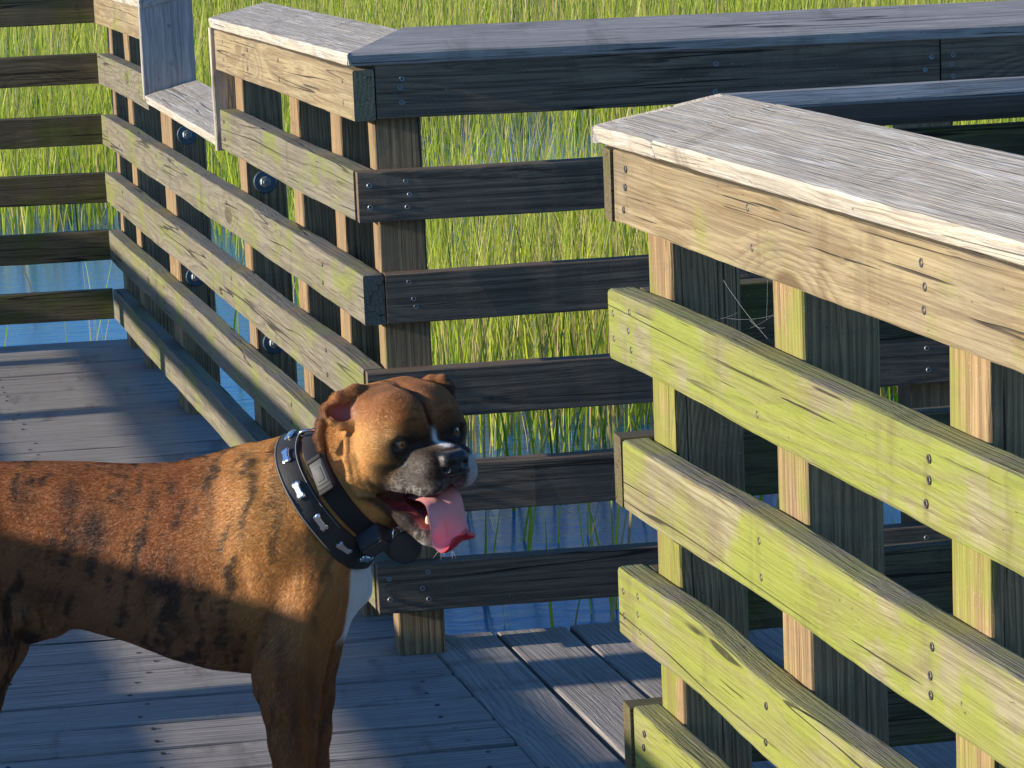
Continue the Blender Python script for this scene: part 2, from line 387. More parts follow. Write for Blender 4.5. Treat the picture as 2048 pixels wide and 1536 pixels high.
wall_board(1.515, 0.792, 1.066, 'side_board', M['cap_pale'], 0)
bolt_me = lathe_mesh('bolt', [(0.026, -0.001), (0.026, 0.0025), (0.024, 0.004), (0.0125, 0.0042), (0.0125, 0.008), (0.011, 0.0095)], M['bolt_blue'], 24)
nut_me = lathe_mesh('nut', [(0.0125, 0.0), (0.0125, 0.0085), (0.0110, 0.0098), (0.0072, 0.0098), (0.0066, 0.0125), (0.0058, 0.0130)], M['steel'], 6)
for (s0, z1, bolts) in ((0.333, 1.05, ()), (0.76, 1.05, ()), (1.424, 1.05, (0.726, 0.364)), (2.585, 0.80, (0.736, 0.364)), (2.682, 0.80, ()), (3.36, 1.03, ()), (3.745, 1.03, ())):
    v = dB*(s0+0.089) + nB*0.0385
    p_ = post(rb, (v.x, v.y, 0), NB, nB, -1.3, z1)
    for bz in bolts:
        c_ = dB*s0 + nB*(0.0385+0.040)
        n_ = NB; t_ = Vector((0, 0, 1)); s_ = t_.cross(n_)
        mw = Matrix([[s_.x, t_.x, n_.x, c_.x], [s_.y, t_.y, n_.y, c_.y], [s_.z, t_.z, n_.z, bz], [0, 0, 0, 1]])
        bo = link('washer', bolt_me, p_, mw)
        link('bolt', nut_me, p_, mw @ Matrix.Translation((0, 0, 0.0042)) @ Matrix.Rotation(0.3+bz*3, 4, 'Z'))

# ------------------------------------------------------------------ far railing on the left
PA = dB*LB
ra = root('railing', PA + dA*2.0)
tag(ra, 'dark mossy railing across the far left end of the deck', 'railing', 'boardwalk railings')
LA = 3.4
nA = Vector((0, 0, 1)).cross(-dA)
for k in range(6):
    P = PA + dA*LA + Z*HB[k]
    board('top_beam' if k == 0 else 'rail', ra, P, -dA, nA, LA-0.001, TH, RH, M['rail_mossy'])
q0 = PA + dA*LA; 
def Ap(s, off, z):
    v = PA + dA*s + nA*off; return (v.x, v.y, z)
cap_prism('cap_board', ra, [Ap(LA, -0.010, 1.085), Ap(0.0, -0.010, 1.076), Ap(-0.14, 0.124, 1.105), Ap(LA, 0.124, 1.115)], M['cap_grey'], seed=8)
for s in (0.95, 1.7, 2.5, 3.3): post(ra, Ap(s, 0.0385, 0), -dA, nA, -1.3, 1.05, M['rail_mossy'])

# ------------------------------------------------------------------ near railing on the right (algae-covered, sunlit)
rd = root('railing', PD)
tag(rd, 'nearest railing at right, sunlit rails bright with green algae', 'railing', 'boardwalk railings')
LD = 2.9
def Dp(s, off, z): 
    v = PD + dD*s + nD*off; return (v.x, v.y, z)
def bow4(x): return -0.008*math.exp(-((x-0.58)/0.22)**2) + 0.007*math.exp(-((x-0.30)/0.15)**2)
def bow3(x): return 0.005*math.exp(-((x-0.50)/0.22)**2) - 0.002
def bow2(x): return 0.003*math.exp(-((x-0.35)/0.3)**2)
for k in range(6):
    e = TH+0.002 if k % 2 == 0 else 0.0
    mat = M['beam_straw'] if k == 0 else M['rail_green']
    o = board('top_beam' if k == 0 else 'rail', rd, Dp(e, 0, HB[k]+0.002), dD, nD, LD-e, TH, RH, mat, seg=0.035, warp=0.0012 if k else 0.0008,
              bow={1: bow2, 2: bow3, 3: bow4}.get(k), bev=0.005 if k else 0.003)
    dz = {1: bow2, 2: bow3, 3: bow4}.get(k, lambda x: 0)
    for s in (0.085, 0.545, 1.02, 1.5):
        for sz in ((0.068, 0.046, 0.022) if s != 0.545 else (0.066, 0.024)):
            xx = s-e+random.uniform(-.008, .008); screw(o, xx, sz+dz(xx)+random.uniform(-.004, .004), screw_dark_me)
    if k % 2:
        for sz in (0.062, 0.030): screw(o, 0.02, sz, screw_dark_me)
cap_prism('cap_board', rd, [Dp(-0.016, -0.010, 1.0890), Dp(0.226, -0.010, 1.0890), Dp(0.302, 0.124, 1.1300), Dp(0.105, 0.124, 1.1300)], M['cap_pale'], seed=9, nseg=8)
cap_prism('cap_board', rd, [Dp(0.2285, -0.010, 1.0904), Dp(LD, -0.010, 1.090), Dp(LD, 0.124, 1.128), Dp(0.3045, 0.124, 1.1312)], M['cap_pale'], seed=19, nseg=50)
for s in (0.045, 0.500, 0.980, 1.46, 1.94, 2.6): 
    v = PD + dD*s + nD*0.0385
    post(rd, (v.x, v.y, 0), dD, nD, -1.3, 1.055, M['post_green'])

# ------------------------------------------------------------------ railing behind it, back side of its rails seen between the posts
re_ = root('railing', PD + Vector((2.4, 0, 0)))
tag(re_, 'railing whose dark green rail backs show between the posts of the nearest railing', 'railing', 'boardwalk railings')
ANG = 0.05; dE = Vector((-math.cos(ANG), -math.sin(ANG), 0)); nE = Vector((0, 0, 1)).cross(dE)   # boards run from right to the corner
LE = 2.4; PE = PD - dE*LE
for k in range(6):
    e = 0.0 if k % 2 == 0 else TH+0.002
    P = PE + Z*(HB[k]+0.002)
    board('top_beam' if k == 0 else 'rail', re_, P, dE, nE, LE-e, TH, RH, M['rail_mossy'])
def Ep(s, off, z):
    v = PE + dE*s + nE*off; return (v.x, v.y, z)
cap_prism('cap_board', re_, [Ep(0, -0.010, 1.086), Ep(LE+0.012, -0.010, 1.0890), Ep(LE-0.124, 0.112, 1.1300), Ep(0, 0.112, 1.128)], M['cap_grey'], seed=10)
for s in (0.25, 1.0, 1.75): post(re_, Ep(s, 0.0385, 0), dE, nE, -1.3, 1.055, M['rail_mossy'])

# ------------------------------------------------------------------ railing along the left edge of the deck, just outside the frame: its shadow lies across deck, dog and rails
rf = root('railing', nB*-3.05)
tag(rf, 'railing off the left edge, known by its shadows on deck and dog', 'railing', 'boardwalk railings')
OF = -3.05; nF = -nB
for k in range(6):
    v = dB*-4.5 + nB*OF + Z*HB[k]
    board('top_beam' if k == 0 else 'rail', rf, (v.x, v.y, v.z), dB, nF, 8.7, TH, 0.152 if k == 0 else RH, M['rail_grey'], seg=0.3)  # unseen top beam made extra tall to close a lit strip on the dog
v = dB*-1.75 + nB*OF + Z*0.8845
board('rail', rf, (v.x, v.y, v.z), dB, nF, 1.35, TH, 0.088, M['rail_grey'], seg=0.3)  # added unseen board, fills the gap under the beam to shade the dog's flank
def Fp(s, off, z):
    v = dB*s + nB*(OF-off); return (v.x, v.y, z)
cap_prism('cap_board', rf, [Fp(-4.5, -0.010, 1.125), Fp(4.2, -0.010, 1.125), Fp(4.2, 0.124, 1.160), Fp(-4.5, 0.124, 1.172)], M['cap_pale'], seed=12)  # cap set higher than on other runs to lift the shade line on the dog
for s in (-4.4, -3.5, -2.6, -1.85, -0.95, 0.045, 0.138, 1.15, 3.0, 3.86):
    v = dB*s + nB*(OF-0.0385)
    post(rf, (v.x, v.y, 0), dB, nF, -1.3, 1.055)

# ------------------------------------------------------------------ deck: every plank its own board
dk = root('deck', (-1.2, -1.0, 0)); tag(dk, kind='structure')
def plank(P, d, nback, L, wdt, m0=(0, 0), m1=(0, 0), nails=False):
    """a deck plank: local x along, y across (width), z thickness below the deck surface"""
    _seed[0] += 1
    me = board_mesh('plank', L, wdt, 0.028, M['deck'], seg=0.12, bev=0.005, m0=m0, m1=m1, warp=0.0011, seed=_seed[0])
    o = link('plank', me, dk, frame((P[0], P[1], -0.028 + random.uniform(-0.002, 0.001)), d, nback))
    if nails:
        for sx in (L-0.075, L-0.56, L-0.82):
            for sy in (0.03, wdt-0.03): screw(o, sx+random.uniform(-.012, .012), 0.0283, screw_dark_me, 'top', sy+random.uniform(-.006, .006))
    return o
edge0 = 0.100                                   # seam between the two directions of planking (distance behind the railing face)
y = 0.0365 - 0.145*38
ta = dB.x/dB.y                                   # dx per dy along the seam
while y < 3.86:
    xl = -3.3 + (y*ta)
    seam = edge0 if y < 0.02 else 0.155
    xr = (seam - (y)*nB.y)/nB.x
    plank((xl, y, 0), (1, 0, 0), (0, 1, 0), xr-xl, 0.1345, m0=(ta, 0), m1=(ta, 0), nails=-1.3 < y)
    y += 0.145
# planks of the walkway running off to the right, laid across it
s = edge0 + 0.005; wdt = 0.1310
while s < 2.6:
    y_top = 0.150; 
    v = nB*s
    # start far end, run towards the camera
    t_ = (y_top - v.y)/dB.y
    P = v + dB*t_
    plank((P.x, P.y, 0), -dB, nB, 2.05 if s > .14 else 6.0, wdt, m0=(-nB.y/dB.y*-1 if False else 0.106, 0))
    s += 0.1385 if s > 0.2 else 0.1385
def joist(P, d, nback, L, h=0.18):
    _seed[0] += 1
    return link('joist', board_mesh('joist', L, TH, h, M['post'], seg=0.5, seed=_seed[0]), dk, frame(P, d, nback))
for s in (0.09, -0.5, -1.1, -1.7, -2.3, -2.9):
    v = nB*s - dB*4.5; joist((v.x, v.y, -0.032-0.18), dB, nB*-1, 8.2)
joist((0.15, 0.09, -0.032-0.18), dC, nC, 2.4); joist((0.2, -0.7, -0.032-0.18), dC, nC, 2.4); joist((0.25, -1.5, -0.032-0.18), dC, nC, 2.4)
# ------------------------------------------------------------------ marsh: water, mud, reeds
def sheet(name, x0, x1, y0, y1, z, mat, kind):
    o = mesh_obj(name, [(x0, y0, z), (x1, y0, z), (x1, y1, z), (x0, y1, z)], [(0, 1, 2, 3)], mat); tag(o, kind=kind); return o
k = NT('marsh_mud'); P_ = k.n('ShaderNodeTexCoord').outputs['Object']
M['mud'] = k.set(Base_Color=k.mix(k.noise(P_, 1.5, 4), (0.02, 0.03, 0.03), (0.05, 0.06, 0.03)), Roughness=0.9)
sheet('ground', -400, 400, -400, 600, WATER-0.35, M['mud'], 'structure')
k = NT('marsh_water'); P_ = k.n('ShaderNodeTexCoord').outputs['Object']
n1 = k.noise(k.vec('MULTIPLY', P_, (1.0, 3.0, 1.0)), 3.0, 3.0, 0.55); n2 = k.noise(k.vec('MULTIPLY', P_, (1.0, 2.2, 1.0)), 14.0, 2.0, 0.5)
k.b.inputs['IOR'].default_value = 1.33; k.b.inputs['Specular IOR Level'].default_value = 0.5
M['water'] = k.set(Base_Color=(0.002, 0.125, 0.310), Roughness=0.16, Normal=k.bump(k.math('ADD', n1, k.math('MULTIPLY', n2, 0.35)), 0.0038, 1.0))
sheet('water', -400, 400, -400, 600, WATER, M['water'], 'structure')

k = NT('reed_blade')
at = k.n('ShaderNodeAttribute', attribute_name='tint'); 
k.b.inputs['Specular IOR Level'].default_value = 0.3
tr = k.n('ShaderNodeBsdfTranslucent'); k.put(tr.inputs['Color'], at.outputs['Color'])
mx = k.n('ShaderNodeMixShader'); mx.inputs[0].default_value = 0.42
k.set(Base_Color=at.outputs['Color'], Roughness=0.5)
k.t.links.new(k.b.outputs[0], mx.inputs[1]); k.t.links.new(tr.outputs[0], mx.inputs[2]); k.t.links.new(mx.outputs[0], k.out.inputs[0])
M['reed'] = k.m

def vnoise2(x, y, seed=0):
    xi = np.floor(x).astype(np.int64); yi = np.floor(y).astype(np.int64); xf = x-xi; yf = y-yi
    xf = xf*xf*(3-2*xf); yf = yf*yf*(3-2*yf)
    def h(a, b):
        q = (a*374761393 + b*668265263 + seed*362437) & 0x7fffffff
        q = ((q ^ (q >> 13))*1274126177) & 0x7fffffff
        return ((q ^ (q >> 16)) & 0xffff)/65535.0
    return (h(xi, yi)*(1-xf)+h(xi+1, yi)*xf)*(1-yf) + (h(xi, yi+1)*(1-xf)+h(xi+1, yi+1)*xf)*yf

def reeds(name, label, xs, ys, hs, ws, tints, lean, seed, kind='stuff', cat='reeds', nseg=3):
    g = np.random.default_rng(seed); N = len(xs)
    th = g.uniform(0, 2*math.pi, N); ax, ay = np.cos(th), np.sin(th)
    la = g.normal(0, lean, N)*np.where(g.uniform(0, 1, N) < 0.12, 3.0, 1.0) + 0.05; lb = g.normal(0, lean, N); curve = g.normal(0, 0.10, N)
    prof = [1.0, 0.95, 0.62, 0.10] if nseg == 3 else [1.0, 0.7, 0.12]
    ts = np.linspace(0, 1, nseg+1)
    V = np.zeros((N, (nseg+1)*2, 3), np.float32)
    for i, t in enumerate(ts):
        cx = xs + hs*(la*t + curve*t*t); cy = ys + hs*(lb*t); cz = WATER - 0.1 + (hs+0.1)*t*np.sqrt(np.maximum(0.3, 1-la*la*t))
        wd = ws*prof[i]*0.5
        V[:, 2*i] = np.stack([cx-ax*wd, cy-ay*wd, cz], -1); V[:, 2*i+1] = np.stack([cx+ax*wd, cy+ay*wd, cz], -1)
    nv = (nseg+1)*2
    base = (np.arange(N)*nv)[:, None]
    quads = np.concatenate([base+np.array([[2*i, 2*i+1, 2*i+3, 2*i+2]]) for i in range(nseg)], 1).reshape(-1)
    me = bpy.data.meshes.new(name); me.vertices.add(N*nv); me.vertices.foreach_set('co', V.reshape(-1))
    nf = N*nseg; me.loops.add(nf*4); me.loops.foreach_set('vertex_index', quads.astype(np.int32))
    me.polygons.add(nf); me.polygons.foreach_set('loop_start', np.arange(nf, dtype=np.int32)*4)
    me.update(calc_edges=True)
    ca = me.color_attributes.new('tint', 'FLOAT_COLOR', 'POINT')
    t_ = np.repeat(tints[:, None, :], nv, 1).reshape(-1, 3)
    vfac = np.tile(np.repeat(ts, 2), N)[:, None]
    tip = np.array([[0.42, 0.33, 0.12]])
    tipm = (g.uniform(0, 1, N) < 0.4)[:, None].repeat(nv, 1).reshape(-1, 1)
    cc = np.where(tipm & (vfac > 0.8), t_*0.4+tip*0.6, t_)
    ca.data.foreach_set('color', np.concatenate([cc, np.ones((len(cc), 1))], 1).astype(np.float32).reshape(-1))
    me.materials.append(M['reed'])
    o = link(name, me); tag(o, label, cat, kind=kind); return o

def in_view(xs, ys, m=0.35):
    """keep the marsh the lens (and a step to either side of it) can see"""
    a = np.arctan2(xs-CAM[0], ys-CAM[1]) - YAW
    return np.abs(a) < (1024/FPX + 0.05 + m/np.maximum(1, ys-CAM[1]))
def tint_mix(N, g, dry):
    green = np.array([0.30, 0.44, 0.026]); lime = np.array([0.56, 0.62, 0.046]); straw = np.array([0.62, 0.48, 0.20]); dark = np.array([0.10, 0.17, 0.016])
    u = g.uniform(0, 1, (N, 1)); v = g.uniform(0, 1, (N, 1))
    c = green*(1-v)+lime*v
    c = np.where(u < dry[:, None], straw*(0.6+0.5*v), c); c = np.where(u > 0.88, dark+(green-dark)*v*0.5, c)
    return c*g.uniform(0.8, 1.15, (N, 1))
def field(seed, y0, y1, dens, hmean, wmean, thr, nseg, name, label):
    g = np.random.default_rng(seed)
    hw = (y1-CAM[1])*(1024/FPX+0.09)+1.0
    xc0 = CAM[0]+math.tan(YAW)*(y0-CAM[1]); xc1 = CAM[0]+math.tan(YAW)*(y1-CAM[1])
    xa, xb = min(xc0, xc1)-hw, max(xc0, xc1)+hw
    N = int((xb-xa)*(y1-y0)*dens); xs = g.uniform(xa, xb, N); ys = g.uniform(y0, y1, N)
    d = density(xs, ys)
    keep = in_view(xs, ys) & (g.uniform(0, 1, N) < d)
    xs, ys = xs[keep], ys[keep]; N = len(xs)
    patch = vnoise2(xs*0.7, ys*0.35, 5)
    hs = hmean*g.uniform(0.55, 1.15, N)*(0.8+0.4*vnoise2(xs*0.5+9, ys*0.4, 8))
    ws = wmean*g.uniform(0.6, 1.4, N)
    return reeds(name, label, xs, ys, hs, ws, tint_mix(N, g, 0.14+0.34*np.clip(patch-0.3, 0, 1)), 0.10, seed+1, nseg=nseg)
def density(x, y):
    # open water by the deck, thin reeds at its edge, then dense marsh with a few pools
    edge = 3.3 + 1.0*(vnoise2(x*0.9, y*0.2, 3)-0.5) + 7.0*np.clip((0.62-x)/0.5, 0, 1) + np.where(x < 0.62, 1.2*(vnoise2(x*1.5, y*0.5, 31)-0.5), 0)
    d = np.clip((y-edge)/0.9, 0.0, 1)
    pool = np.exp(-(((x-2.35)/0.85)**2 + ((y-12.8)/2.6)**2)) + np.exp(-(((x-1.35)/0.5)**2 + ((y-8.6)/0.5)**2))*0.6
    rag = vnoise2(x*1.2, y*0.6, 17)
    d = d*np.clip(1.15-pool*1.5, 0.03, 1)*(0.35+0.9*rag)
    return d
field(21, 0.8, 9.0, 520, 0.58, 0.0064, 0, 3, 'marsh_reeds', 'dense green and straw reeds standing in the water beyond the railings')
field(31, 9.0, 20.0, 290, 0.60, 0.0082, 0, 3, 'marsh_reeds', 'denser bright green marsh reeds farther out')
field(41, 20.0, 60.0, 95, 0.62, 0.0145, 0, 2, 'marsh_reeds', 'far bright green marsh reeds at the top of the picture')
# single stalks in the open water near the boardwalk
g = np.random.default_rng(77)
N = 150
xs = np.concatenate([g.uniform(0.15, 1.5, 90), g.uniform(-1.6, 0.1, N-90)]); ys = np.concatenate([g.uniform(1.2, 4.0, 90), g.uniform(4.6, 8.5, N-90)])
keep = (xs > -0.75) | (g.uniform(0, 1, N) < 0.35)
xs, ys = xs[keep], ys[keep]; N = len(xs)
reeds('water_stalks', 'thin scattered stalks rising from the open water beside the deck', xs, ys, g.uniform(0.25, 0.62, N), g.uniform(0.006, 0.011, N), tint_mix(N, g, np.full(N, 0.35)), 0.14, 78)
# ------------------------------------------------------------------ the dog: one continuous surface polygonised from blended muscle volumes
DOG_D = 4.20; DS = DOG_D/FPX                      # working units: about 0.67 mm; u to the right, v down, w towards the viewer
DOG_O = CAM + fw*DOG_D
def dog_world(p):
    p = np.array(np.atleast_2d(p), float); p[:, 2] -= 0.20*np.clip(620-p[:, 0], 0, None)     # the trunk angles away: the dog comes a little towards the viewer
    return DOG_O + DS*((p[:, :1]-1024)*cr - (p[:, 1:2]-768)*cu - p[:, 2:3]*fw)
def v_ground(u, w_):
    z0 = (DOG_O + DS*((u-1024)*cr - (w_-0.20*max(0, 620-u))*fw))[2]
    return 768 + z0/(DS*cu[2])
def nrm(a): a = np.asarray(a, float); return a/np.linalg.norm(a)
# head frame
PSI, THE, RHO = R(36), R(9), R(11)
HF = nrm([math.sin(PSI)*math.cos(THE), math.sin(THE), math.cos(PSI)*math.cos(THE)])
U0_ = nrm(np.array([0, -1.0, 0]) - HF*np.dot([0, -1.0, 0], HF)); R0_ = nrm(np.cross(U0_, HF)); R0_ = R0_ if R0_[0] > 0 else -R0_
HR = math.cos(RHO)*R0_ + math.sin(RHO)*U0_; HU = math.cos(RHO)*U0_ - math.sin(RHO)*R0_
HO = np.array([850.0, 868.0, 126.0])
HM = np.stack([HR, HU, HF])                       # rows: right, up, forward
def H(r, h, f): return HO + r*HR + h*HU + f*HF
def to_head(p): return (p-HO) @ HM.T

# rectilinear grid, fine around the head
def axis(parts):
    a = []
    for (lo, hi, st) in parts: a.append(np.arange(lo, hi, st))
    return np.concatenate(a)
GU = axis(((-330, 600, 8.0), (600, 965, 2.6), (965, 985, 5.0)))
GV = axis(((735, 1108, 2.6), (1108, 1990, 8.0)))
GW = axis(((-190, -20, 6.0), (-20, 240, 3.0)))
FLD = np.full((len(GU), len(GV), len(GW)), 90.0, np.float32)

def smin(a, b, k):
    h = np.clip(0.5 + 0.5*(b-a)/k, 0, 1); return b*(1-h) + a*h - k*h*(1-h)
def blend(box, fn, k, sub=False, pad=45):
    lo = np.min(box, 0)-pad; hi = np.max(box, 0)+pad
    sl = [slice(max(0, np.searchsorted(g, lo[i])), np.searchsorted(g, hi[i])) for i, g in enumerate((GU, GV, GW))]
    uu, vv, ww = np.meshgrid(GU[sl[0]], GV[sl[1]], GW[sl[2]], indexing='ij')
    if uu.size == 0: return
    d = fn(uu, vv, ww).astype(np.float32)
    cur = FLD[sl[0], sl[1], sl[2]]
    if sub: FLD[sl[0], sl[1], sl[2]] = -smin(-cur, d, k)
    else: FLD[sl[0], sl[1], sl[2]] = smin(cur, d, k)
PRIMS = []                                         # kept so that straps can be fitted to the neck
def cone(a, b, ra, rb, k=20, sub=False, flat=1.0):
    a = np.asarray(a, float); b = np.asarray(b, float)
    def fn(u, v, w_):
        d = b-a; L2 = max(d @ d, 1e-6)
        t = np.clip(((u-a[0])*d[0]+(v-a[1])*d[1]+(w_-a[2])*d[2])/L2, 0, 1)
        dx = u-(a[0]+t*d[0]); dy = v-(a[1]+t*d[1]); dz = (w_-(a[2]+t*d[2]))/flat
        return (np.sqrt(dx*dx+dy*dy+dz*dz) - (ra+t*(rb-ra)))*min(1.0, flat)
    r = max(ra, rb)*max(1, flat); PRIMS.append((fn, k, sub))
    blend(np.array([a-r, a+r, b-r, b+r]), fn, k, sub)
def chain(pts, k=20, flat=1.0):
    for i in range(len(pts)-1): cone(pts[i][:3], pts[i+1][:3], pts[i][3], pts[i+1][3], k, flat=flat)
def ell(c, rad, axes=None, k=20, sub=False):
    c = np.asarray(c, float); rad = np.asarray(rad, float); A = np.eye(3) if axes is None else np.asarray(axes)
    def fn(u, v, w_):
        q = [(A[i][0]*(u-c[0])+A[i][1]*(v-c[1])+A[i][2]*(w_-c[2]))/rad[i] for i in range(3)]
        n = np.sqrt(q[0]**2+q[1]**2+q[2]**2); g = np.sqrt((q[0]/rad[0])**2+(q[1]/rad[1])**2+(q[2]/rad[2])**2)+1e-9
        return np.where(n > 1e-3, n*(n-1)/g, -rad.min())
    r = rad.max(); PRIMS.append((fn, k, sub)); blend(np.array([c-r, c+r]), fn, k, sub)
def rbox(c, half, r, axes, k=20, sub=False):
    c = np.asarray(c, float); A = np.asarray(axes)
    def fn(u, v, w_):
        q = [np.abs(A[i][0]*(u-c[0])+A[i][1]*(v-c[1])+A[i][2]*(w_-c[2]))-half[i]+r for i in range(3)]
        o = np.sqrt(sum(np.maximum(x, 0)**2 for x in q)); return o + np.minimum(np.maximum(q[0], np.maximum(q[1], q[2])), 0) - r
    m = max(half)*1.75; PRIMS.append((fn, k, sub)); blend(np.array([c-m, c+m]), fn, k, sub)
def hell(r, h, f, rad, k=16, sub=False): ell(H(r, h, f), rad, HM, k, sub)
def hcone(a, b, ra, rb, k=14, sub=False): cone(H(*a), H(*b), ra, rb, k, sub)
def hchain(pts, k=12):
    for i in range(len(pts)-1): hcone(pts[i][:3], pts[i+1][:3], pts[i][3], pts[i+1][3], k)

# trunk, from rump to forechest: (u, top, bottom, half width)
ST = np.array([(-285, 1040, 1120, 40), (-262, 1000, 1165, 72), (-215, 962, 1205, 96), (-140, 940, 1236, 108), (-50, 930, 1250, 110), (50, 926, 1256, 106), (150, 927, 1264, 109), (250, 931, 1289, 119),
               (340, 928, 1322, 131), (420, 910, 1341, 139), (500, 890, 1347, 141), (570, 888, 1338, 136), (640, 925, 1312, 122), (685, 985, 1268, 98), (712, 1050, 1222, 66), (726, 1110, 1185, 30)], float)
def trunk(u, v, w_):
    t = np.interp(u, ST[:, 0], ST[:, 1]); b = np.interp(u, ST[:, 0], ST[:, 2]); hw = np.interp(u, ST[:, 0], ST[:, 3])
    a = (b-t)/2; c = (b+t)/2
    q = (v-c)/a; ew = hw*(1-0.16*np.clip(-q, 0, 1)-0.10*np.clip(q, 0, 1))
    d = (np.sqrt(np.abs(q)**2.2+np.abs(w_/ew)**2.2)**(2/2.2)-1)*np.minimum(a, hw)*0.9
    e = np.maximum(ST[0, 0]-u, u-ST[-1, 0])
    return np.maximum(d, e)
PRIMS.append((trunk, 10, False)); blend(np.array([(-300, 880, -150), (735, 1350, 150)]), trunk, 10)
# flank fold and hind quarters
for sg in (1, -1):
    ell((-150, 1090, 78*sg), (120, 150, 62), k=50)
    chain([(-110, 1150, 88*sg, 92), (-46, 1300, 96*sg, 62), (-84, 1430, 92*sg, 42), (-140, 1530, 88*sg, 30)], k=26)
    gy = v_ground(-112, 88*sg)
    chain([(-140, 1530, 88*sg, 30), (-118, gy-70, 88*sg, 26), (-105, gy-40, 88*sg, 26), (-75, gy-26, 90*sg, 26)], k=16)
    for t_ in (-24, -8, 8, 24): chain([(-85, gy-22, 90*sg+t_*0.7, 20), (-52, gy-17, 90*sg+t_, 15)], k=6)
    cone((30, 1244, 70*sg), (-60, 1200, 95*sg), 12, 28, k=40)
ell((40, 1262, 0), (70, 26, 34), k=30); cone((52, 1270, 0), (42, 1284, 0), 20, 13, k=14)     # sheath
chain([(-270, 985, 0, 26), (-318, 965, 0, 15)], k=20)                                            # short tail
# shoulders and fore legs
for sg in (1, -1):
    du = 0 if sg > 0 else 16
    ell((560+du, 1075, 92*sg), (82, 175, 52), np.array([[math.cos(0.33), -math.sin(0.33)*-1, 0], [-math.sin(0.33), math.cos(0.33), 0], [0, 0, 1.0]]), k=46)
    ell((628+du, 1175, 92*sg), (66, 110, 50), np.array([[math.cos(-0.35), math.sin(-0.35)*-1, 0], [math.sin(-0.35), math.cos(-0.35), 0], [0, 0, 1.0]]), k=34)
    lw = 98*sg
    chain([(632+du, 1190, lw, 64), (588+du, 1318, lw, 65), (588+du, 1400, lw, 55), (592+du, 1470, lw, 45), (595+du, 1545, lw, 37), (600+du, 1610, lw, 31)], k=18)
    cone((540+du, 1345, lw), (533+du, 1372, lw), 30, 20, k=18)                                    # elbow
    gy = v_ground(620+du, lw)
    chain([(600+du, 1610, lw, 31), (618+du, gy-44, lw, 28), (640+du, gy-28, lw, 28)], k=16)
    for t_ in (-24, -8, 8, 24): chain([(630+du, gy-24, lw+t_*0.7, 20), (664+du, gy-17, lw+t_, 15)], k=6)
# shoulder-blade ridge and loose folds on the shoulder
chain([(505, 930, 92, 12), (512, 1000, 122, 11), (505, 1070, 134, 10), (508, 1140, 138, 8)], k=24)
chain([(468, 960, 100, 10), (472, 1050, 124, 9), (490, 1130, 134, 8)], k=22)
chain([(560, 925, 98, 10), (585, 985, 126, 10), (620, 1040, 134, 8)], k=22)
cone((700, 1180, -40), (690, 1130, 0), 40, 46, k=30)
for a_, b_ in (((492, 1120, 158), (503, 1200, 166)), ((503, 1200, 166), (516, 1285, 166)), ((516, 1285, 166), (520, 1345, 160))): cone(a_, b_, 13, 15, 22, True)     # crease behind the fore leg
cone((646, 1000, 140), (668, 1120, 150), 8, 8, 26, True)
# neck
NA = nrm([0.80, -0.52, 0.33])
chain([(545, 1050, 0, 150), (620, 1012, 6, 128)], k=40)
cone((625, 1010, 8), (700, 972, 20), 134, 120, k=30, flat=0.80); cone((700, 972, 20), (775, 922, 44), 118, 100, k=30, flat=0.82)
# skull
rbox(H(0, 14, -78), (99, 76, 100), 62, HM, 20)
hell(0, 8, -20, (86, 68, 58), 20)
for sg in (1, -1):
    hell(70*sg, -8, -42, (46, 46, 58), 22)          # cheek bone
    hell(72*sg, -58, -62, (52, 58, 60), 24)         # chewing muscle
    hell(40*sg, 38, 2, (34, 27, 26), 16)            # brow
    hell(62*sg, 12, 12, (26, 14, 18), 12)           # brow ridge over the eye
hell(0, 96, -30, (7, 22, 50), 18, True); hell(0, 44, 24, (5, 24, 14), 14, True)     # furrow of the forehead
# muzzle
rbox(H(0, -48, 44), (56, 36, 56), 26, HM, 18)
for sg in (1, -1):
    hell(40*sg, -70, 42, (30, 34, 60), 14)          # hanging lip
    hell(62*sg, -78, -8, (24, 26, 44), 16)
    hell(30*sg, -62, 84, (27, 29, 22), 10)          # cushion beside the nose
hell(0, -24, 60, (26, 16, 44), 14)
hcone((0, -55, 112), (0, -88, 106), 3, 3, 6, True)
rbox(H(0, -37, 98), (31, 25, 22), 17, HM, 6)       # nose leather
for sg in (1, -1): 
    hell(14*sg, -38, 121, (8, 8, 9), 3, True); hell(25*sg, -44, 112, (8, 5, 8), 3, True)
hcone((0, -28, 121), (0, -60, 119), 1.8, 1.8, 3, True)
# lower jaw, dropped open
for sg in (1, -1):
    hchain([(70*sg, -70, -96, 36), (62*sg, -120, -52, 28), (46*sg, -160, -4, 21), (28*sg, -186, 34, 19), (0, -196, 54, 20)], 12)
hell(0, -176, 0, (34, 18, 52), 12); hell(0, -150, -58, (44, 26, 40), 16)
hell(0, -203, 44, (26, 13, 22), 8)
hcone((0, -120, -30), (0, -118, 30), 38, 40, 8, True)      # mouth hollow
for sg in (1, -1): hcone((98*sg, -97, -58), (60*sg, -118, -6), 6, 24, 6, True); hcone((60*sg, -118, -6), (40*sg, -130, 30), 24, 26, 6, True)
hcone((0, -150, 10), (0, -168, 44), 20, 15, 6, True)
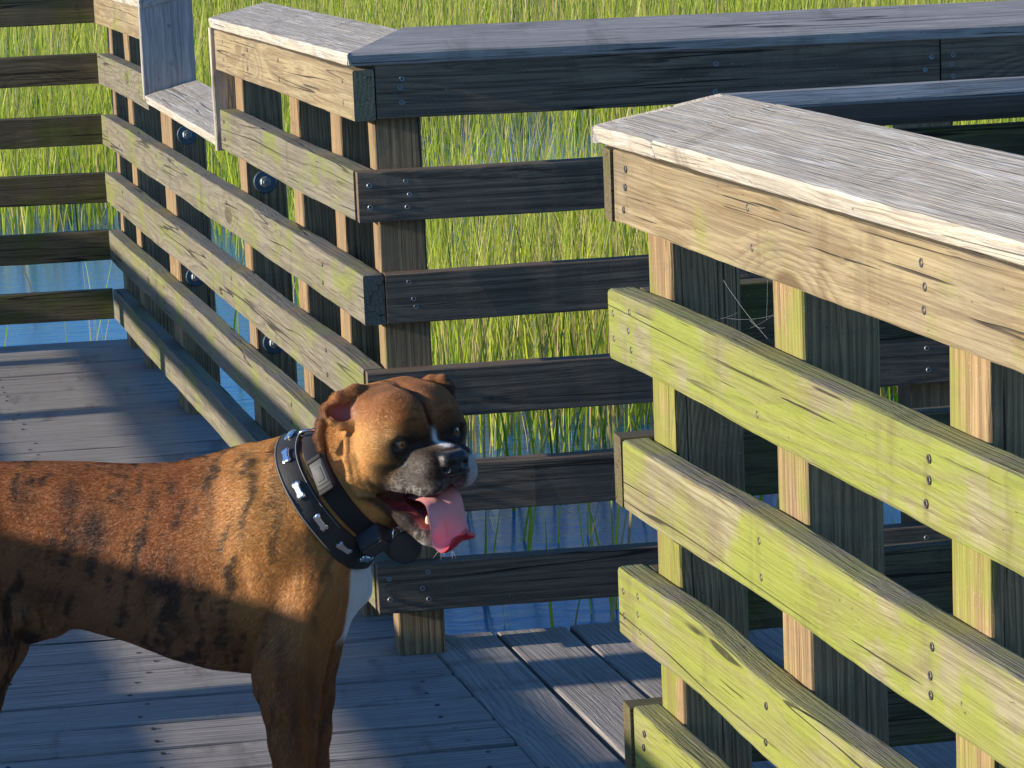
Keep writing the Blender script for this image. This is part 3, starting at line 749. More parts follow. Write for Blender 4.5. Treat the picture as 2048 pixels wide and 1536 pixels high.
# eye sockets
EYES = []
for sg in (1, -1):
    e = H(63*sg, -2, 6 if sg > 0 else 9); hd = nrm(HF*0.90 + HR*0.40*sg + HU*0.10)
    c_ = e + hd*6
    EYES.append((e, hd, sg))
    ell(e + hd*14, (17, 17, 17), k=5, sub=True)
    side = nrm(np.cross(HU, hd))
    for (up, rr) in ((10.5, 5.5), (-10.5, 4.5)):
        pts = [e + hd*(9-0.022*q*q) + side*q + HU*up*(1-(q/21)**2)*1.0 for q in np.linspace(-19, 19, 6)]
        for i in range(5): cone(pts[i], pts[i+1], rr, rr, 5)
# near ear: a cupped flap folded over, with the hanging back edge
EA = np.stack([nrm([0.90, -0.15, 0.40]), nrm([0.1, 1, 0.05]), nrm(np.cross(nrm([0.90, -0.15, 0.40]), nrm([0.1, 1, 0.05])))])
chain([(752, 785, 78, 14), (716, 783, 92, 13), (682, 796, 98, 11), (660, 818, 104, 10), (650, 846, 112, 9), (646, 872, 116, 8), (650, 896, 118, 6)], k=10)
chain([(725, 792, 84, 12), (700, 800, 96, 10), (675, 815, 108, 7), (664, 828, 116, 6)], k=9)
chain([(664, 828, 116, 6), (671, 842, 119, 6), (688, 851, 118, 7), (708, 850, 112, 9), (725, 838, 100, 13)], k=8)
chain([(735, 800, 82, 16), (716, 818, 88, 12), (700, 832, 92, 8)], k=12)
ell((690, 822, 92), (26, 24, 10), k=8)
ell((684, 824, 116), (25, 18, 18), k=4, sub=True)
# far ear
chain([(838, 782, 0, 18), (862, 766, 4, 14), (885, 762, 10, 11), (897, 775, 14, 10), (905, 797, 16, 7)], k=10)
# skin folds between cheek and collar, wrinkles on the brow
for off, rr in ((0, 5.5), (15, 5), (29, 4)):
    pts = [(700+off, 878, 124), (701+off, 915, 136), (708+off, 955, 142), (726+off, 988, 138)]
    for i in range(3): cone(pts[i], pts[i+1], rr, rr*0.9, 11)
def surface_nets(F, gu, gv, gw):
    s = F < 0
    nx, ny, nz = F.shape
    c = np.zeros((nx-1, ny-1, nz-1), np.int8)
    for a in (0, 1):
        for b in (0, 1):
            for d in (0, 1): c += s[a:nx-1+a, b:ny-1+b, d:nz-1+d]
    act = (c > 0) & (c < 8); idx = np.argwhere(act); ids = -np.ones(act.shape, np.int64); ids[act] = np.arange(len(idx))
    g = (gu, gv, gw); acc = np.zeros((len(idx), 3)); cnt = np.zeros(len(idx))
    cr_ = [(a, b, d) for a in (0, 1) for b in (0, 1) for d in (0, 1)]
    for p in cr_:
        for ax in range(3):
            if p[ax]: continue
            q = list(p); q[ax] = 1
            ia = idx+np.array(p); ib = idx+np.array(q)
            fa = F[ia[:, 0], ia[:, 1], ia[:, 2]]; fb = F[ib[:, 0], ib[:, 1], ib[:, 2]]
            m = (fa < 0) != (fb < 0); t = np.where(m, fa/np.where(fa == fb, 1, fa-fb), 0)
            pa = np.stack([g[i][ia[:, i]] for i in range(3)], -1); pb = np.stack([g[i][ib[:, i]] for i in range(3)], -1)
            acc += np.where(m[:, None], pa+(pb-pa)*t[:, None], 0); cnt += m
    V = acc/cnt[:, None]; Q = []
    for ax in range(3):
        o1, o2 = [(1, 2), (2, 0), (0, 1)][ax]
        sl0 = [slice(1, -1)]*3; sl0[ax] = slice(0, -1); sl1 = [slice(1, -1)]*3; sl1[ax] = slice(1, None)
        a = s[tuple(sl0)]; b = s[tuple(sl1)]
        e = np.argwhere(a != b); base = e.copy(); base[:, o1] += 1; base[:, o2] += 1
        inside = a[e[:, 0], e[:, 1], e[:, 2]]
        def cell(d1, d2):
            k_ = base.copy(); k_[:, o1] += d1; k_[:, o2] += d2; return ids[k_[:, 0], k_[:, 1], k_[:, 2]]
        q = np.stack([cell(-1, -1), cell(0, -1), cell(0, 0), cell(-1, 0)], -1)
        q[~inside] = q[~inside][:, ::-1]; Q.append(q)
    return V, np.concatenate(Q)
DV, DQ = surface_nets(FLD, GU, GV, GW)
# light smoothing
def relax(V, Q, n, lam):
    e = np.concatenate([Q[:, [0, 1]], Q[:, [1, 2]], Q[:, [2, 3]], Q[:, [3, 0]]]); e = np.concatenate([e, e[:, ::-1]])
    deg = np.bincount(e[:, 0], minlength=len(V))[:, None]
    for _ in range(n):
        s_ = np.stack([np.bincount(e[:, 0], weights=V[e[:, 1], i], minlength=len(V)) for i in range(3)], -1)
        V = V + lam*(s_/np.maximum(deg, 1)-V)
    return V
DV = relax(DV, DQ, 2, 0.5)
def vnormals(V, Q):
    n = np.cross(V[Q[:, 2]]-V[Q[:, 0]], V[Q[:, 3]]-V[Q[:, 1]]); N = np.zeros_like(V)
    for i in range(4):
        for a in range(3): N[:, a] += np.bincount(Q[:, i], weights=n[:, a], minlength=len(V))
    return N/(np.linalg.norm(N, axis=1, keepdims=True)+1e-9)
DN = vnormals(DV, DQ)

def vn3(p, seed=0):
    i = np.floor(p).astype(np.int64); f = p-i; f = f*f*(3-2*f); o = 0
    for a in (0, 1):
        for b in (0, 1):
            for c in (0, 1):
                h = ((i[:, 0]+a)*374761393 + (i[:, 1]+b)*668265263 + (i[:, 2]+c)*2147483647 + seed*974711) & 0x7fffffff
                h = ((h ^ (h >> 13))*1274126177) & 0x7fffffff; h = ((h ^ (h >> 16)) & 0xffff)/65535.0
                o = o + h*(f[:, 0] if a else 1-f[:, 0])*(f[:, 1] if b else 1-f[:, 1])*(f[:, 2] if c else 1-f[:, 2])
    return o
def fbm(p, seed=0, n=3):
    s = 0; a = 0.5
    for i in range(n): s = s + a*vn3(p*(2.0**i), seed+i*7); a *= 0.5
    return s/(1-0.5**n)
def ss(x, a, b): t = np.clip((x-a)/(b-a), 0, 1); return t*t*(3-2*t)
def lerp(c, d, m): return c*(1-m[:, None]) + np.asarray(d)*m[:, None]
def blob(p, c, r):
    q = (p[:, :2]-np.array(c))/np.array(r); return np.exp(-(q**2).sum(1))
def coat(p, nrmls=None):
    """colour of the dog's coat and skin at a point (its own markings: brindle, mask, white chest and chin; brow crease shade painted in)"""
    u, v, w_ = p.T; hd = to_head(p); r, h, f = hd.T
    N1 = fbm(p/np.array([60, 60, 60.0]), 3); N2 = fbm(p/np.array([14, 14, 14.0]), 9); wq = np.stack([fbm(p/45.0, 51, 2), fbm(p/45.0, 52, 2), fbm(p/45.0, 53, 2)], -1)-0.5; Nst = fbm((p + wq*np.array([34, 60, 40]) + np.array([0.22, 0, 0])*(p[:, 1:2]-1000))/np.array([17, 120, 70.0]), 21, 3); Nf = fbm(p/np.array([16, 5, 8.0]), 33, 2)
    c = np.tile(np.array([0.30, 0.108, 0.026]), (len(p), 1))
    c = lerp(c, (0.22, 0.064, 0.014), ss(N1, 0.40, 0.70)*0.8)
    c = lerp(c, (0.52, 0.28, 0.085), ss(u, 350, 520)*ss(v, 1420, 1050)*0.85)          # paler shoulder and neck
    c = lerp(c, (0.30, 0.19, 0.10), ss(v, 1050, 1300)*ss(u, 520, 330)*0.55)            # duller belly
    # brindle
    st = ss(Nst+0.35*(Nf-0.5)+0.20*(N1-0.5), 0.50, 0.68)*0.85*ss(u, 660, 480)
    st = np.maximum(st, ss(Nst, 0.60, 0.70)*0.45*ss(v, 1000, 1120))
    for (cx, cy, rx, ry, a) in ((188, 1060, 32, 50, .9), (140, 1000, 22, 40, .7), (45, 990, 16, 42, .6), (330, 1165, 34, 26, .85), (350, 1120, 14, 34, .6), (310, 1000, 12, 34, .55), (348, 975, 10, 16, .7),
                                (395, 1165, 12, 40, .6), (370, 1250, 30, 26, .7), (460, 1270, 40, 50, .55), (300, 1200, 16, 40, .5), (255, 1000, 12, 30, .45), (430, 1010, 10, 60, .35), (500, 1040, 8, 70, .30),
                                (575, 1300, 14, 70, .5), (600, 1420, 14, 80, .5), (632, 1380, 10, 90, .4), (560, 1210, 10, 50, .35), (110, 1090, 12, 40, .5), (90, 1190, 60, 26, .55)):
        st = np.maximum(st, a*blob(p, (cx, cy), (rx, ry))*np.clip(-0.25+1.3*N2+1.3*Nf, 0, 1.25))
    c = lerp(c, (0.035, 0.016, 0.008), np.clip(st, 0, 0.93))
    # head
    on_head = ss(f+0.35*h, -150, -110)*(h > -230)*ss(u, 650, 690)
    hc = np.tile(np.array([0.36, 0.155, 0.045]), (len(p), 1))
    hc = lerp(hc, (0.17, 0.065, 0.022), ss(N1, 0.48, 0.72)*0.6*ss(h, -10, 50))
    hc = lerp(hc, (0.62, 0.36, 0.12), ss(-r, 48, 86)*ss(h, 62, 10)*0.85)                # golden cheeks
    hc = lerp(hc, (0.62, 0.36, 0.12), ss(r, 60, 90)*ss(h, 40, 0)*0.5)
    mask = np.maximum(ss(f, -4, 24)*ss(h, 30, 0), ss(f, -40, 0)*ss(h, -24, -48)*0.8)
    mask = np.maximum(mask, ss(h, -62, -84)*ss(f, -50, -10)*ss(h, -112, -100)*0.9); mask = np.maximum(mask, ss(h, -150, -180)*ss(f, 0, 30)*0.9)
    for sg in (1, -1):
        e_ = np.exp(-(((r-sg*52)/36)**2 + ((h+10)/29)**2 + ((f-10)/50)**2)*0.8); mask = np.maximum(mask, np.clip(e_*1.6, 0, 1))
        mask = np.maximum(mask, np.clip(np.exp(-(((r-sg*46)/15)**2 + ((h-16)/16)**2)), 0, 1)*0.55*(f > -20))
    mask = mask*np.clip(0.72+0.6*N2, 0, 1)
    hc = lerp(hc, (0.022, 0.016, 0.014), np.clip(mask*1.05, 0, 0.96))
    mz = ss(f, 6, 30)*ss(h, -14, -40)*(1-ss(f, 78, 92)*ss(h, -66, -58)); tick = ss(fbm(p/np.array([5.0, 5, 5]), 15, 2), 0.34, 0.62)
    hc = lerp(hc, (0.15, 0.125, 0.108), mz*(0.25+0.75*tick)*0.85)
    gz = ss(h, -58, -92)*ss(f, -20, 20)*ss(fbm(p/5.0, 5, 2), 0.40, 0.66)
    hc = lerp(hc, (0.46, 0.42, 0.39), gz*0.8)                                            # grizzled lips
    br = np.exp(-((r-1)/6.5)**2)*ss(f, 2, 20)*ss(f, 92, 80)*(h > -34)*ss(h, 30, 4)
    br = np.maximum(br, np.exp(-((r-3)/13.0)**2)*ss(f, 46, 60)*ss(f, 96, 84)*(h > -36))
    hc = lerp(hc, (0.75, 0.73, 0.70), np.clip(br*1.15, 0, 0.95))                                # blaze
    fr = ss(r, 20, 34)*ss(f, 62, 84)*ss(h, -24, -36)
    hc = lerp(hc, (0.62, 0.60, 0.58), fr*0.85)
    ch = ss(h, -186, -200)*ss(f, -10, 20); hc = lerp(hc, (0.55, 0.52, 0.50), ch*ss(f, 62, 50)*0.9)
    jw = ss(h, -100, -112)*ss(h, -186, -172)*ss(f + 0.55*(h+110), -62, -48); hc = lerp(hc, (0.045, 0.022, 0.022), jw*0.85)
    # forehead: wrinkle shade painted as dark brow arcs; dark centre patch and line
    hc = lerp(hc, (0.11, 0.042, 0.016), np.exp(-(r/30)**2)*ss(h, 46, 18)*ss(f, -20, 10)*0.65*(1-np.clip(br*1.3, 0, 1))*(h > -22))
    for sg in (1, -1):
        for (h0, a_) in ((44, .55), (62, .35)): hc = lerp(hc, (0.10, 0.04, 0.015), np.exp(-((h-h0+0.010*(r-sg*42)**2)/3.5)**2)*np.exp(-((r-sg*42)/30)**2)*(f > -60)*a_)
    hc = lerp(hc, (0.10, 0.035, 0.012), np.exp(-((r+2)/6)**2)*ss(h, 20, 40)*0.7)
    # mouth lining
    mo = (np.abs(r) < 50 + 36*ss(-f, -10, 40))*ss(h, -84, -94)*(h > -182)*ss(f, 64, 44)*(f > -80)
    if nrmls is not None:
        nh = nrmls @ HM.T
        inner = ss(-(nh[:, 0]*np.sign(r)), -0.15, 0.35) + ss(nh[:, 1], 0.3, 0.7)*(h < -120) + ss(-nh[:, 1], 0.5, 0.8)*(h > -120)*(np.abs(r) < 34)
        mo = mo*np.clip(inner, 0, 1)
    hc = lerp(hc, (0.16, 0.020, 0.022), np.clip(mo, 0, 1))
    # nose leather
    no = ss(np.maximum(np.abs(r)-29, np.maximum(np.abs(h+37)-23, 88-f)), 5, 0)
    hc = lerp(hc, (0.010, 0.009, 0.010), no)
    c = lerp(c, hc, on_head)
    # ear lining
    ei = blob(p, (688, 826), (24, 19))*ss(w_, 84, 92)*ss(w_, 124, 112)
    c = lerp(c, (0.42, 0.095, 0.085), np.clip(ei*1.5, 0, 0.92))
    c = lerp(c, (0.42, 0.36, 0.28), blob(p, (716, 824), (9, 16))*ss(fbm(p/4.0, 8, 2), .4, .6)*0.8*(w_ > 80))
    er = ss(u, 668, 655)*ss(v, 800, 815)*(v < 905)*(w_ > 70); c = lerp(c, (0.15, 0.048, 0.016), er*0.8)
    fe = ss(u, 884, 897)*(v < 815)*(w_ < 40); c = lerp(c, (0.06, 0.025, 0.012), fe*0.85)
    # white chest and toes
    wc = ss(u + 0.35*(60-w_) - 0.10*np.abs(v-1170), 686, 702)*ss(v, 1085, 1110)*ss(v, 1300, 1262)*ss(u, 632, 660)
    c = lerp(c, (0.80, 0.79, 0.78), np.clip(wc, 0, 1))
    c = lerp(c, (0.68, 0.66, 0.63), ss(v, 1600, 1680)*0.9)
    sh = blob(p, (42, 1284), (26, 20)); c = lerp(c, (0.05, 0.03, 0.024), np.clip(sh*1.3, 0, 0.9))
    return np.clip(c*(0.86+0.28*N2)[:, None], 0.004, 0.9)

dog = root('dog', tuple(dog_world([(250, v_ground(250, 0), 0)])[0]))
tag(dog, 'brown brindle dog with black muzzle panting, tongue out, standing on the deck', 'dog')
me = bpy.data.meshes.new('body'); me.from_pydata(dog_world(DV).tolist(), [], DQ[:, ::-1].tolist()); me.update()
me.polygons.foreach_set('use_smooth', [True]*len(me.polygons))
DC = coat(DV, DN)
ca = me.color_attributes.new('coat', 'FLOAT_COLOR', 'POINT'); ca.data.foreach_set('color', np.concatenate([DC, np.ones((len(DC), 1))], 1).astype(np.float32).reshape(-1))
HD = to_head(DV); r_, h_, f_ = HD.T
wet = ss(np.maximum(np.abs(r_)-29, np.maximum(np.abs(h_+37)-23, 88-f_)), 4, 0)
wet = np.maximum(wet, (DC[:, 0] > DC[:, 1]*4.5)*(DC[:, 0] < 0.3)*(DV[:, 0] > 700)*(h_ < -80)*1.0)
wa = me.attributes.new('wet', 'FLOAT', 'POINT'); wa.data.foreach_set('value', wet.astype(np.float32))
k = NT('dog_coat'); at = k.n('ShaderNodeAttribute', attribute_name='coat'); wt = k.n('ShaderNodeAttribute', attribute_name='wet').outputs['Fac']
P_ = k.n('ShaderNodeTexCoord').outputs['Object']
hn = k.noise(P_, 900.0, 2.0); hn2 = k.noise(k.vec('MULTIPLY', P_, (350, 900, 900)), 1.0, 2.0)
k.b.inputs['Sheen Weight'].default_value = 0.15
M['coat'] = k.set(Base_Color=at.outputs['Color'], Roughness=k.math('MULTIPLY_ADD', wt, -0.38, 0.62), Normal=k.bump(k.math('ADD', hn, hn2), 0.0009, 0.6))
me.materials.append(M['coat']); body = link('body', me, dog)

# short fur: fine hairs lying back along the body
def fur(N, seed):
    g = np.random.default_rng(seed)
    T = np.concatenate([DQ[:, [0, 1, 2]], DQ[:, [0, 2, 3]]])
    a, b, c = DV[T[:, 0]], DV[T[:, 1]], DV[T[:, 2]]
    ar = np.linalg.norm(np.cross(b-a, c-a), axis=1)
    cen = (a+b+c)/3; nn = DN[T[:, 0]]
    vis = np.where(nn[:, 2] > -0.25, 1.0, 0.12)*np.where((cen[:, 0] < -60) | (cen[:, 1] > 1600), 0.25, 1.0)
    hh = to_head(cen); bare = (wet[T[:, 0]] > 0.4) 
    head = (cen[:, 0] > 680) & (cen[:, 1] < 1100)
    wgt = ar*vis*np.where(bare, 0, 1)*np.where(head, 2.2, 1.0)
    for e, hd_, sg in EYES: wgt = wgt*(np.linalg.norm(cen-e-hd_*8, axis=1) > 17)
    ear_in = (blob(cen, (688, 826), (22, 17)) > 0.4) & (cen[:, 2] > 84); wgt = wgt*np.where(ear_in, 0.05, 1)
    p_ = wgt/wgt.sum(); i = g.choice(len(T), N, p=p_)
    s1 = np.sqrt(g.uniform(0, 1, N))[:, None]; s2 = g.uniform(0, 1, N)[:, None]
    P = a[i]*(1-s1)+b[i]*s1*(1-s2)+c[i]*s1*s2
    n = DN[T[i, 0]]*(1-s1)+DN[T[i, 1]]*s1*(1-s2)+DN[T[i, 2]]*s1*s2; n /= np.linalg.norm(n, axis=1, keepdims=True)
    hd = to_head(P); isH = head[i]
    d = np.tile(np.array([-1.0, 0.35, 0.0]), (N, 1)); d[:, 1] += ss(P[:, 1], 1000, 1350)*1.2
    d[P[:, 1] > 1330] = (-0.15, 1.0, 0)
    dh = (hd-np.array([0, -40, 120.0])) @ HM; dh /= np.linalg.norm(dh, axis=1, keepdims=True)
    d = np.where(isH[:, None], dh, d)
    d = d + 0.35*(np.stack([fbm(P/70, 61+q, 2) for q in range(3)], -1)-0.5) + g.normal(0, 0.10, (N, 3))
    d -= n*(d*n).sum(1, keepdims=True); d /= np.linalg.norm(d, axis=1, keepdims=True)+1e-9
    ln = np.where(isH, 4.5, 8.0)*g.uniform(0.7, 1.25, N); ln = np.where(isH & (hd[:, 1] < -180), 9.0, ln)
    lift = np.where(isH, 0.26, 0.22)*g.uniform(0.6, 1.5, N)
    p0 = P - n*0.4; p1 = P + d*(ln*0.5)[:, None] + n*(ln*0.5*lift*1.3)[:, None]; p2 = P + d*ln[:, None] + n*(ln*lift*0.9)[:, None]
    pts = np.stack([p0, p1, p2], 1).reshape(-1, 3)
    cc = np.clip(coat(P, n)*g.uniform(1.0, 1.8, (N, 1)), 0, 0.92)
    hc = bpy.data.hair_curves.new('fur'); hc.add_curves([3]*N)
    hc.attributes['position'].data.foreach_set('vector', dog_world(pts).astype(np.float32).reshape(-1))
    ra = hc.attributes.get('radius') or hc.attributes.new('radius', 'FLOAT', 'POINT')
    rr = np.tile(np.array([0.00010, 0.00008, 0.00003]), N)
    ra.data.foreach_set('value', rr.astype(np.float32))
    at_ = hc.attributes.new('coat', 'FLOAT_COLOR', 'CURVE')
    at_.data.foreach_set('color', np.concatenate([cc, np.ones((N, 1))], 1).astype(np.float32).reshape(-1))
    kk = NT('dog_fur'); a_ = kk.n('ShaderNodeAttribute', attribute_name='coat')
    kk.b.inputs['Specular IOR Level'].default_value = 0.6
    kk.set(Base_Color=a_.outputs['Color'], Roughness=0.42)
    tr_ = kk.n('ShaderNodeBsdfTranslucent'); kk.put(tr_.inputs['Color'], a_.outputs['Color']); mx_ = kk.n('ShaderNodeMixShader'); mx_.inputs[0].default_value = 0.45
    kk.t.links.new(kk.b.outputs[0], mx_.inputs[1]); kk.t.links.new(tr_.outputs[0], mx_.inputs[2]); kk.t.links.new(mx_.outputs[0], kk.out.inputs[0])
    hc.materials.append(kk.m)
    o = link('fur', hc, dog); tag(o, kind='stuff'); return o
fur(420000, 5)

# eyes
k = NT('dog_eye'); P_ = k.n('ShaderNodeTexCoord').outputs['Object']; rr = k.vec('LENGTH', k.vec('MULTIPLY', P_, (1, 1, 0)))
ir = k.mix(k.step(rr, 0.0056, 0.0062), (0.36, 0.14, 0.035), (0.03, 0.02, 0.018)); ir = k.mix(k.step(rr, 0.0026, 0.0022), ir, (0.002, 0.002, 0.002))
k.b.inputs['Coat Weight'].default_value = 1.0; k.b.inputs['Coat Roughness'].default_value = 0.02
M['eye'] = k.set(Base_Color=ir, Roughness=0.2)
def axes_mat(P, zdir, up):
    zc = Vector(zdir).normalized(); xc = Vector(up).cross(zc).normalized(); yc = zc.cross(xc)
    return Matrix([[xc.x, yc.x, zc.x, P[0]], [xc.y, yc.y, zc.y, P[1]], [xc.z, yc.z, zc.z, P[2]], [0, 0, 0, 1]])
def dvec(d): return Vector(tuple(np.asarray(d, float)[0]*cr - np.asarray(d, float)[1]*cu - np.asarray(d, float)[2]*fw))
eye_me = lathe_mesh('eye', [(15.0*DS*math.sin(a), 15.0*DS*math.cos(a)) for a in np.linspace(math.pi*0.98, 0.03, 14)], M['eye'], 24, True)
for e, hd_, sg in EYES:
    look = nrm(HF + HR*0.12*sg)
    link('eye', eye_me, dog, axes_mat(dog_world([e + hd_*1.0])[0], dvec(look), dvec(HU)))

# tongue: a thick strip out of the open mouth over the chin, its tip curled up
def strip(name, path, widths, thick, mat, parent, nu=14, cup=None, wvec=None):
    path = np.array(path, float); n = len(path); ts = np.linspace(0, n-1, 40); P = np.stack([np.interp(ts, range(n), path[:, i]) for i in range(3)], -1)
    for _ in range(4): P[1:-1] = (P[:-2]+2*P[1:-1]+P[2:])/4
    Wd = np.interp(ts, range(n), widths); Tg = np.gradient(P, axis=0); Tg /= np.linalg.norm(Tg, axis=1, keepdims=True)
    V = []; 
    for i in range(40):
        s_ = nrm(wvec - Tg[i]*np.dot(wvec, Tg[i])); nn = np.cross(s_, Tg[i])
        if np.dot(nn, HF*0.5+HU) < 0: nn = -nn
        t_ = ts[i]/(n-1); endr = math.sqrt(max(0.0, 1-max(0, (t_-0.86)/0.14)**2))
        for side in (1, -1):
            rg = np.linspace(-1, 1, nu) if side > 0 else np.linspace(1, -1, nu)
            for q in rg:
                th = thick*math.sqrt(max(0, 1-q*q))*0.5*(0.3+0.7*endr)
                gr = -4.0*math.exp(-(q/0.16)**2) if side > 0 else 0.0
                V.append(P[i] + s_*q*Wd[i]*(0.35+0.65*endr) + nn*(side*th + gr + (cup(t_, q) if cup else 0)))
    K = nu*2; F = []
    for i in range(39):
        for j in range(K): F.append((i*K+j, i*K+(j+1) % K, (i+1)*K+(j+1) % K, (i+1)*K+j))
    F.append(tuple(range(K))[::-1]); F.append(tuple(39*K+j for j in range(K)))
    o = mesh_obj(name, dog_world(np.array(V)), F, mat, parent, True); 
    bm = bmesh.new(); bm.from_mesh(o.data); bmesh.ops.recalc_face_normals(bm, faces=bm.faces); bm.to_mesh(o.data); bm.free()
    return o
k = NT('dog_tongue'); P_ = k.n('ShaderNodeTexCoord').outputs['Object']
tn = k.noise(P_, 1400.0, 2.0); tv = k.n('ShaderNodeAttribute', attribute_name='tipness').outputs['Fac']
k.b.inputs['Subsurface Weight'].default_value = 0.25; k.b.inputs['Subsurface Radius'].default_value = (0.004, 0.0012, 0.0008)
M['tongue'] = k.set(Base_Color=k.mix(tv, k.mix(k.noise(P_, 60.0, 3), (0.74, 0.28, 0.29), (0.84, 0.44, 0.45)), (0.62, 0.018, 0.030)), Roughness=k.math('MULTIPLY_ADD', tv, -0.2, 0.40), Normal=k.bump(tn, 0.0006, 0.5))
tp = [H(0, -128, -40), H(-2, -120, 10), H(-6, -112, 44), H(-8, -120, 66), H(-12, -146, 78), H(-15, -170, 84), H(-14, -188, 90), H(-9, -197, 103), H(-3, -191, 119), H(1, -176, 126)]
to = strip('tongue', tp, [26, 34, 38, 39, 40, 42, 44, 45, 43, 36], 9, M['tongue'], dog, wvec=nrm(HR+0.25*HU), cup=lambda t, q: 6*q*q*(1 if t < .6 else 0.5)+2.5*math.sin(q*4+t*9)*(t > .5))
ta_ = to.data.attributes.new('tipness', 'FLOAT', 'POINT')
ta_.data.foreach_set('value', np.array([float(ss(np.array([i_/39]), 0.70, 0.80)[0])*(1.0) for i_ in range(40) for j_ in range(28)], np.float32))
# teeth of the lower jaw and lip
M['tooth'] = plain('dog_tooth', (0.70, 0.58, 0.38), 0.3)
def tooth(c, d, r, L):
    V, F = lathe([(r, 0), (r*0.95, L*0.35), (r*0.6, L*0.75), (0.4, L)], 8)
    mw = axes_mat(dog_world([c])[0], dvec(d), dvec(HF)) @ Matrix.Scale(DS, 4)
    me_ = bpy.data.meshes.new('tooth'); me_.from_pydata(V, [], F); me_.update(); me_.materials.append(M['tooth']); me_.polygons.foreach_set('use_smooth', [True]*len(me_.polygons))
    return link('tooth', me_, dog, mw)
for sg in (1, -1):
    tooth(H(27*sg, -172, 38), HU+HF*0.15+HR*0.2*sg, 6.5, 24)

# ------------------------------------------------------------------ the two collars, fitted to the neck
def body_sdf(p):
    d = np.full(len(p), 90.0)
    for fn, kk, sub in PRIMS:
        if sub: continue
        d = smin(d, fn(p[:, 0], p[:, 1], p[:, 2]), kk)
    return d
def ring_frame(c, axis_):
    a = nrm(axis_); e1 = nrm(np.array([0, 0, 1.0])-a*a[2]); e2 = np.cross(a, e1); return a, e1, e2
def ring_radii(c, axis_, offs, n):
    a, e1, e2 = ring_frame(c, axis_); th = np.linspace(0, 2*math.pi, n, endpoint=False); out = []
    for o in offs:
        D = np.cos(th)[:, None]*e1 + np.sin(th)[:, None]*e2; lo = np.full(n, 40.0); rr_ = np.full(n, 180.0); found = np.zeros(n, bool)
        for r in np.arange(40, 185, 2.0):
            d = body_sdf(np.asarray(c)+a*o+D*r); m = (~found) & (d > 0); rr_[m] = r; found |= m
        for _ in range(14):
            rr_ = np.maximum(rr_*0.0+rr_, 0); rr_ = 0.25*np.roll(rr_, 1)+0.5*rr_+0.25*np.roll(rr_, -1)
        out.append(rr_)
    return th, np.array(out)
def strap(name, parent, c, axis_, half, thick, mat, n=96, grow=3.0):
    a, e1, e2 = ring_frame(c, axis_); th, RR = ring_radii(c, axis_, (-half, half), n)
    prof = [(-half, 0), (-half, thick*0.7), (-half+2, thick), (half-2, thick), (half, thick*0.7), (half, 0)]; K = len(prof); V = []; F = []
    for i in range(n):
        D = math.cos(th[i])*e1 + math.sin(th[i])*e2
        for (o, t_) in prof:
            q = (o+half)/(2*half); V.append(np.asarray(c)+a*o+D*(RR[0, i]*(1-q)+RR[1, i]*q+grow+t_))
    for i in range(n):
        for j in range(K): F.append((i*K+j, ((i+1) % n)*K+j, ((i+1) % n)*K+(j+1) % K, i*K+(j+1) % K))
    o = mesh_obj(name, dog_world(np.array(V)), F, mat, parent, False)
    bm = bmesh.new(); bm.from_mesh(o.data); bmesh.ops.recalc_face_normals(bm, faces=bm.faces); bm.to_mesh(o.data); bm.free()
    o.data.polygons.foreach_set('use_smooth', [True]*len(o.data.polygons))
    def at(theta, q=0.5, lift=0.0):
        rr_ = np.interp(theta % (2*math.pi), np.append(th, 2*math.pi), np.append(RR[0]*(1-q)+RR[1]*q, RR[0][0]*(1-q)+RR[1][0]*q))
        D = math.cos(theta)*e1 + math.sin(theta)*e2; tg = -math.sin(theta)*e1 + math.cos(theta)*e2
        return np.asarray(c)+a*(half*(2*q-1))+D*(rr_+grow+thick+lift), D, tg, a
    return o, at
k = NT('black_leather'); P_ = k.n('ShaderNodeTexCoord').outputs['Object']; ln_ = k.noise(P_, 700.0, 4.0, 0.6)
M['leather'] = k.set(Base_Color=(0.026, 0.025, 0.025), Roughness=0.58, Normal=k.bump(ln_, 0.0008, 0.8))
k = NT('black_nylon'); P_ = k.n('ShaderNodeTexCoord').outputs['Object']; ln_ = k.noise(P_, 1200.0, 2.0)
M['nylon'] = k.set(Base_Color=(0.010, 0.010, 0.012), Roughness=0.7, Normal=k.bump(ln_, 0.0006, 0.7))
M['plastic'] = plain('grey_black_plastic', (0.028, 0.029, 0.031), 0.6)
M['plastic_grey'] = plain('matt_grey_plastic', (0.060, 0.061, 0.063), 0.6)
M['silver'] = plain('polished_silver_stud', (0.80, 0.80, 0.82), 0.22, 1.0)
CN = np.array([690.0, 982.0, 20.0])
lc = root('leather_collar', tuple(dog_world([CN])[0])); tag(lc, 'wide black leather collar with silver bone studs around the dog\'s neck', 'collar')
so, lat = strap('strap', lc, CN-NA*20, NA, 21, 4.5, M['leather'], grow=1.5)
M['stitch'] = plain('grey_edge_stitching', (0.20, 0.20, 0.21), 0.6)
for so_ in (-18.2, 18.2): strap('stitching', lc, CN-NA*(20-so_), NA, 1.3, 5.6, M['stitch'], grow=1.5)
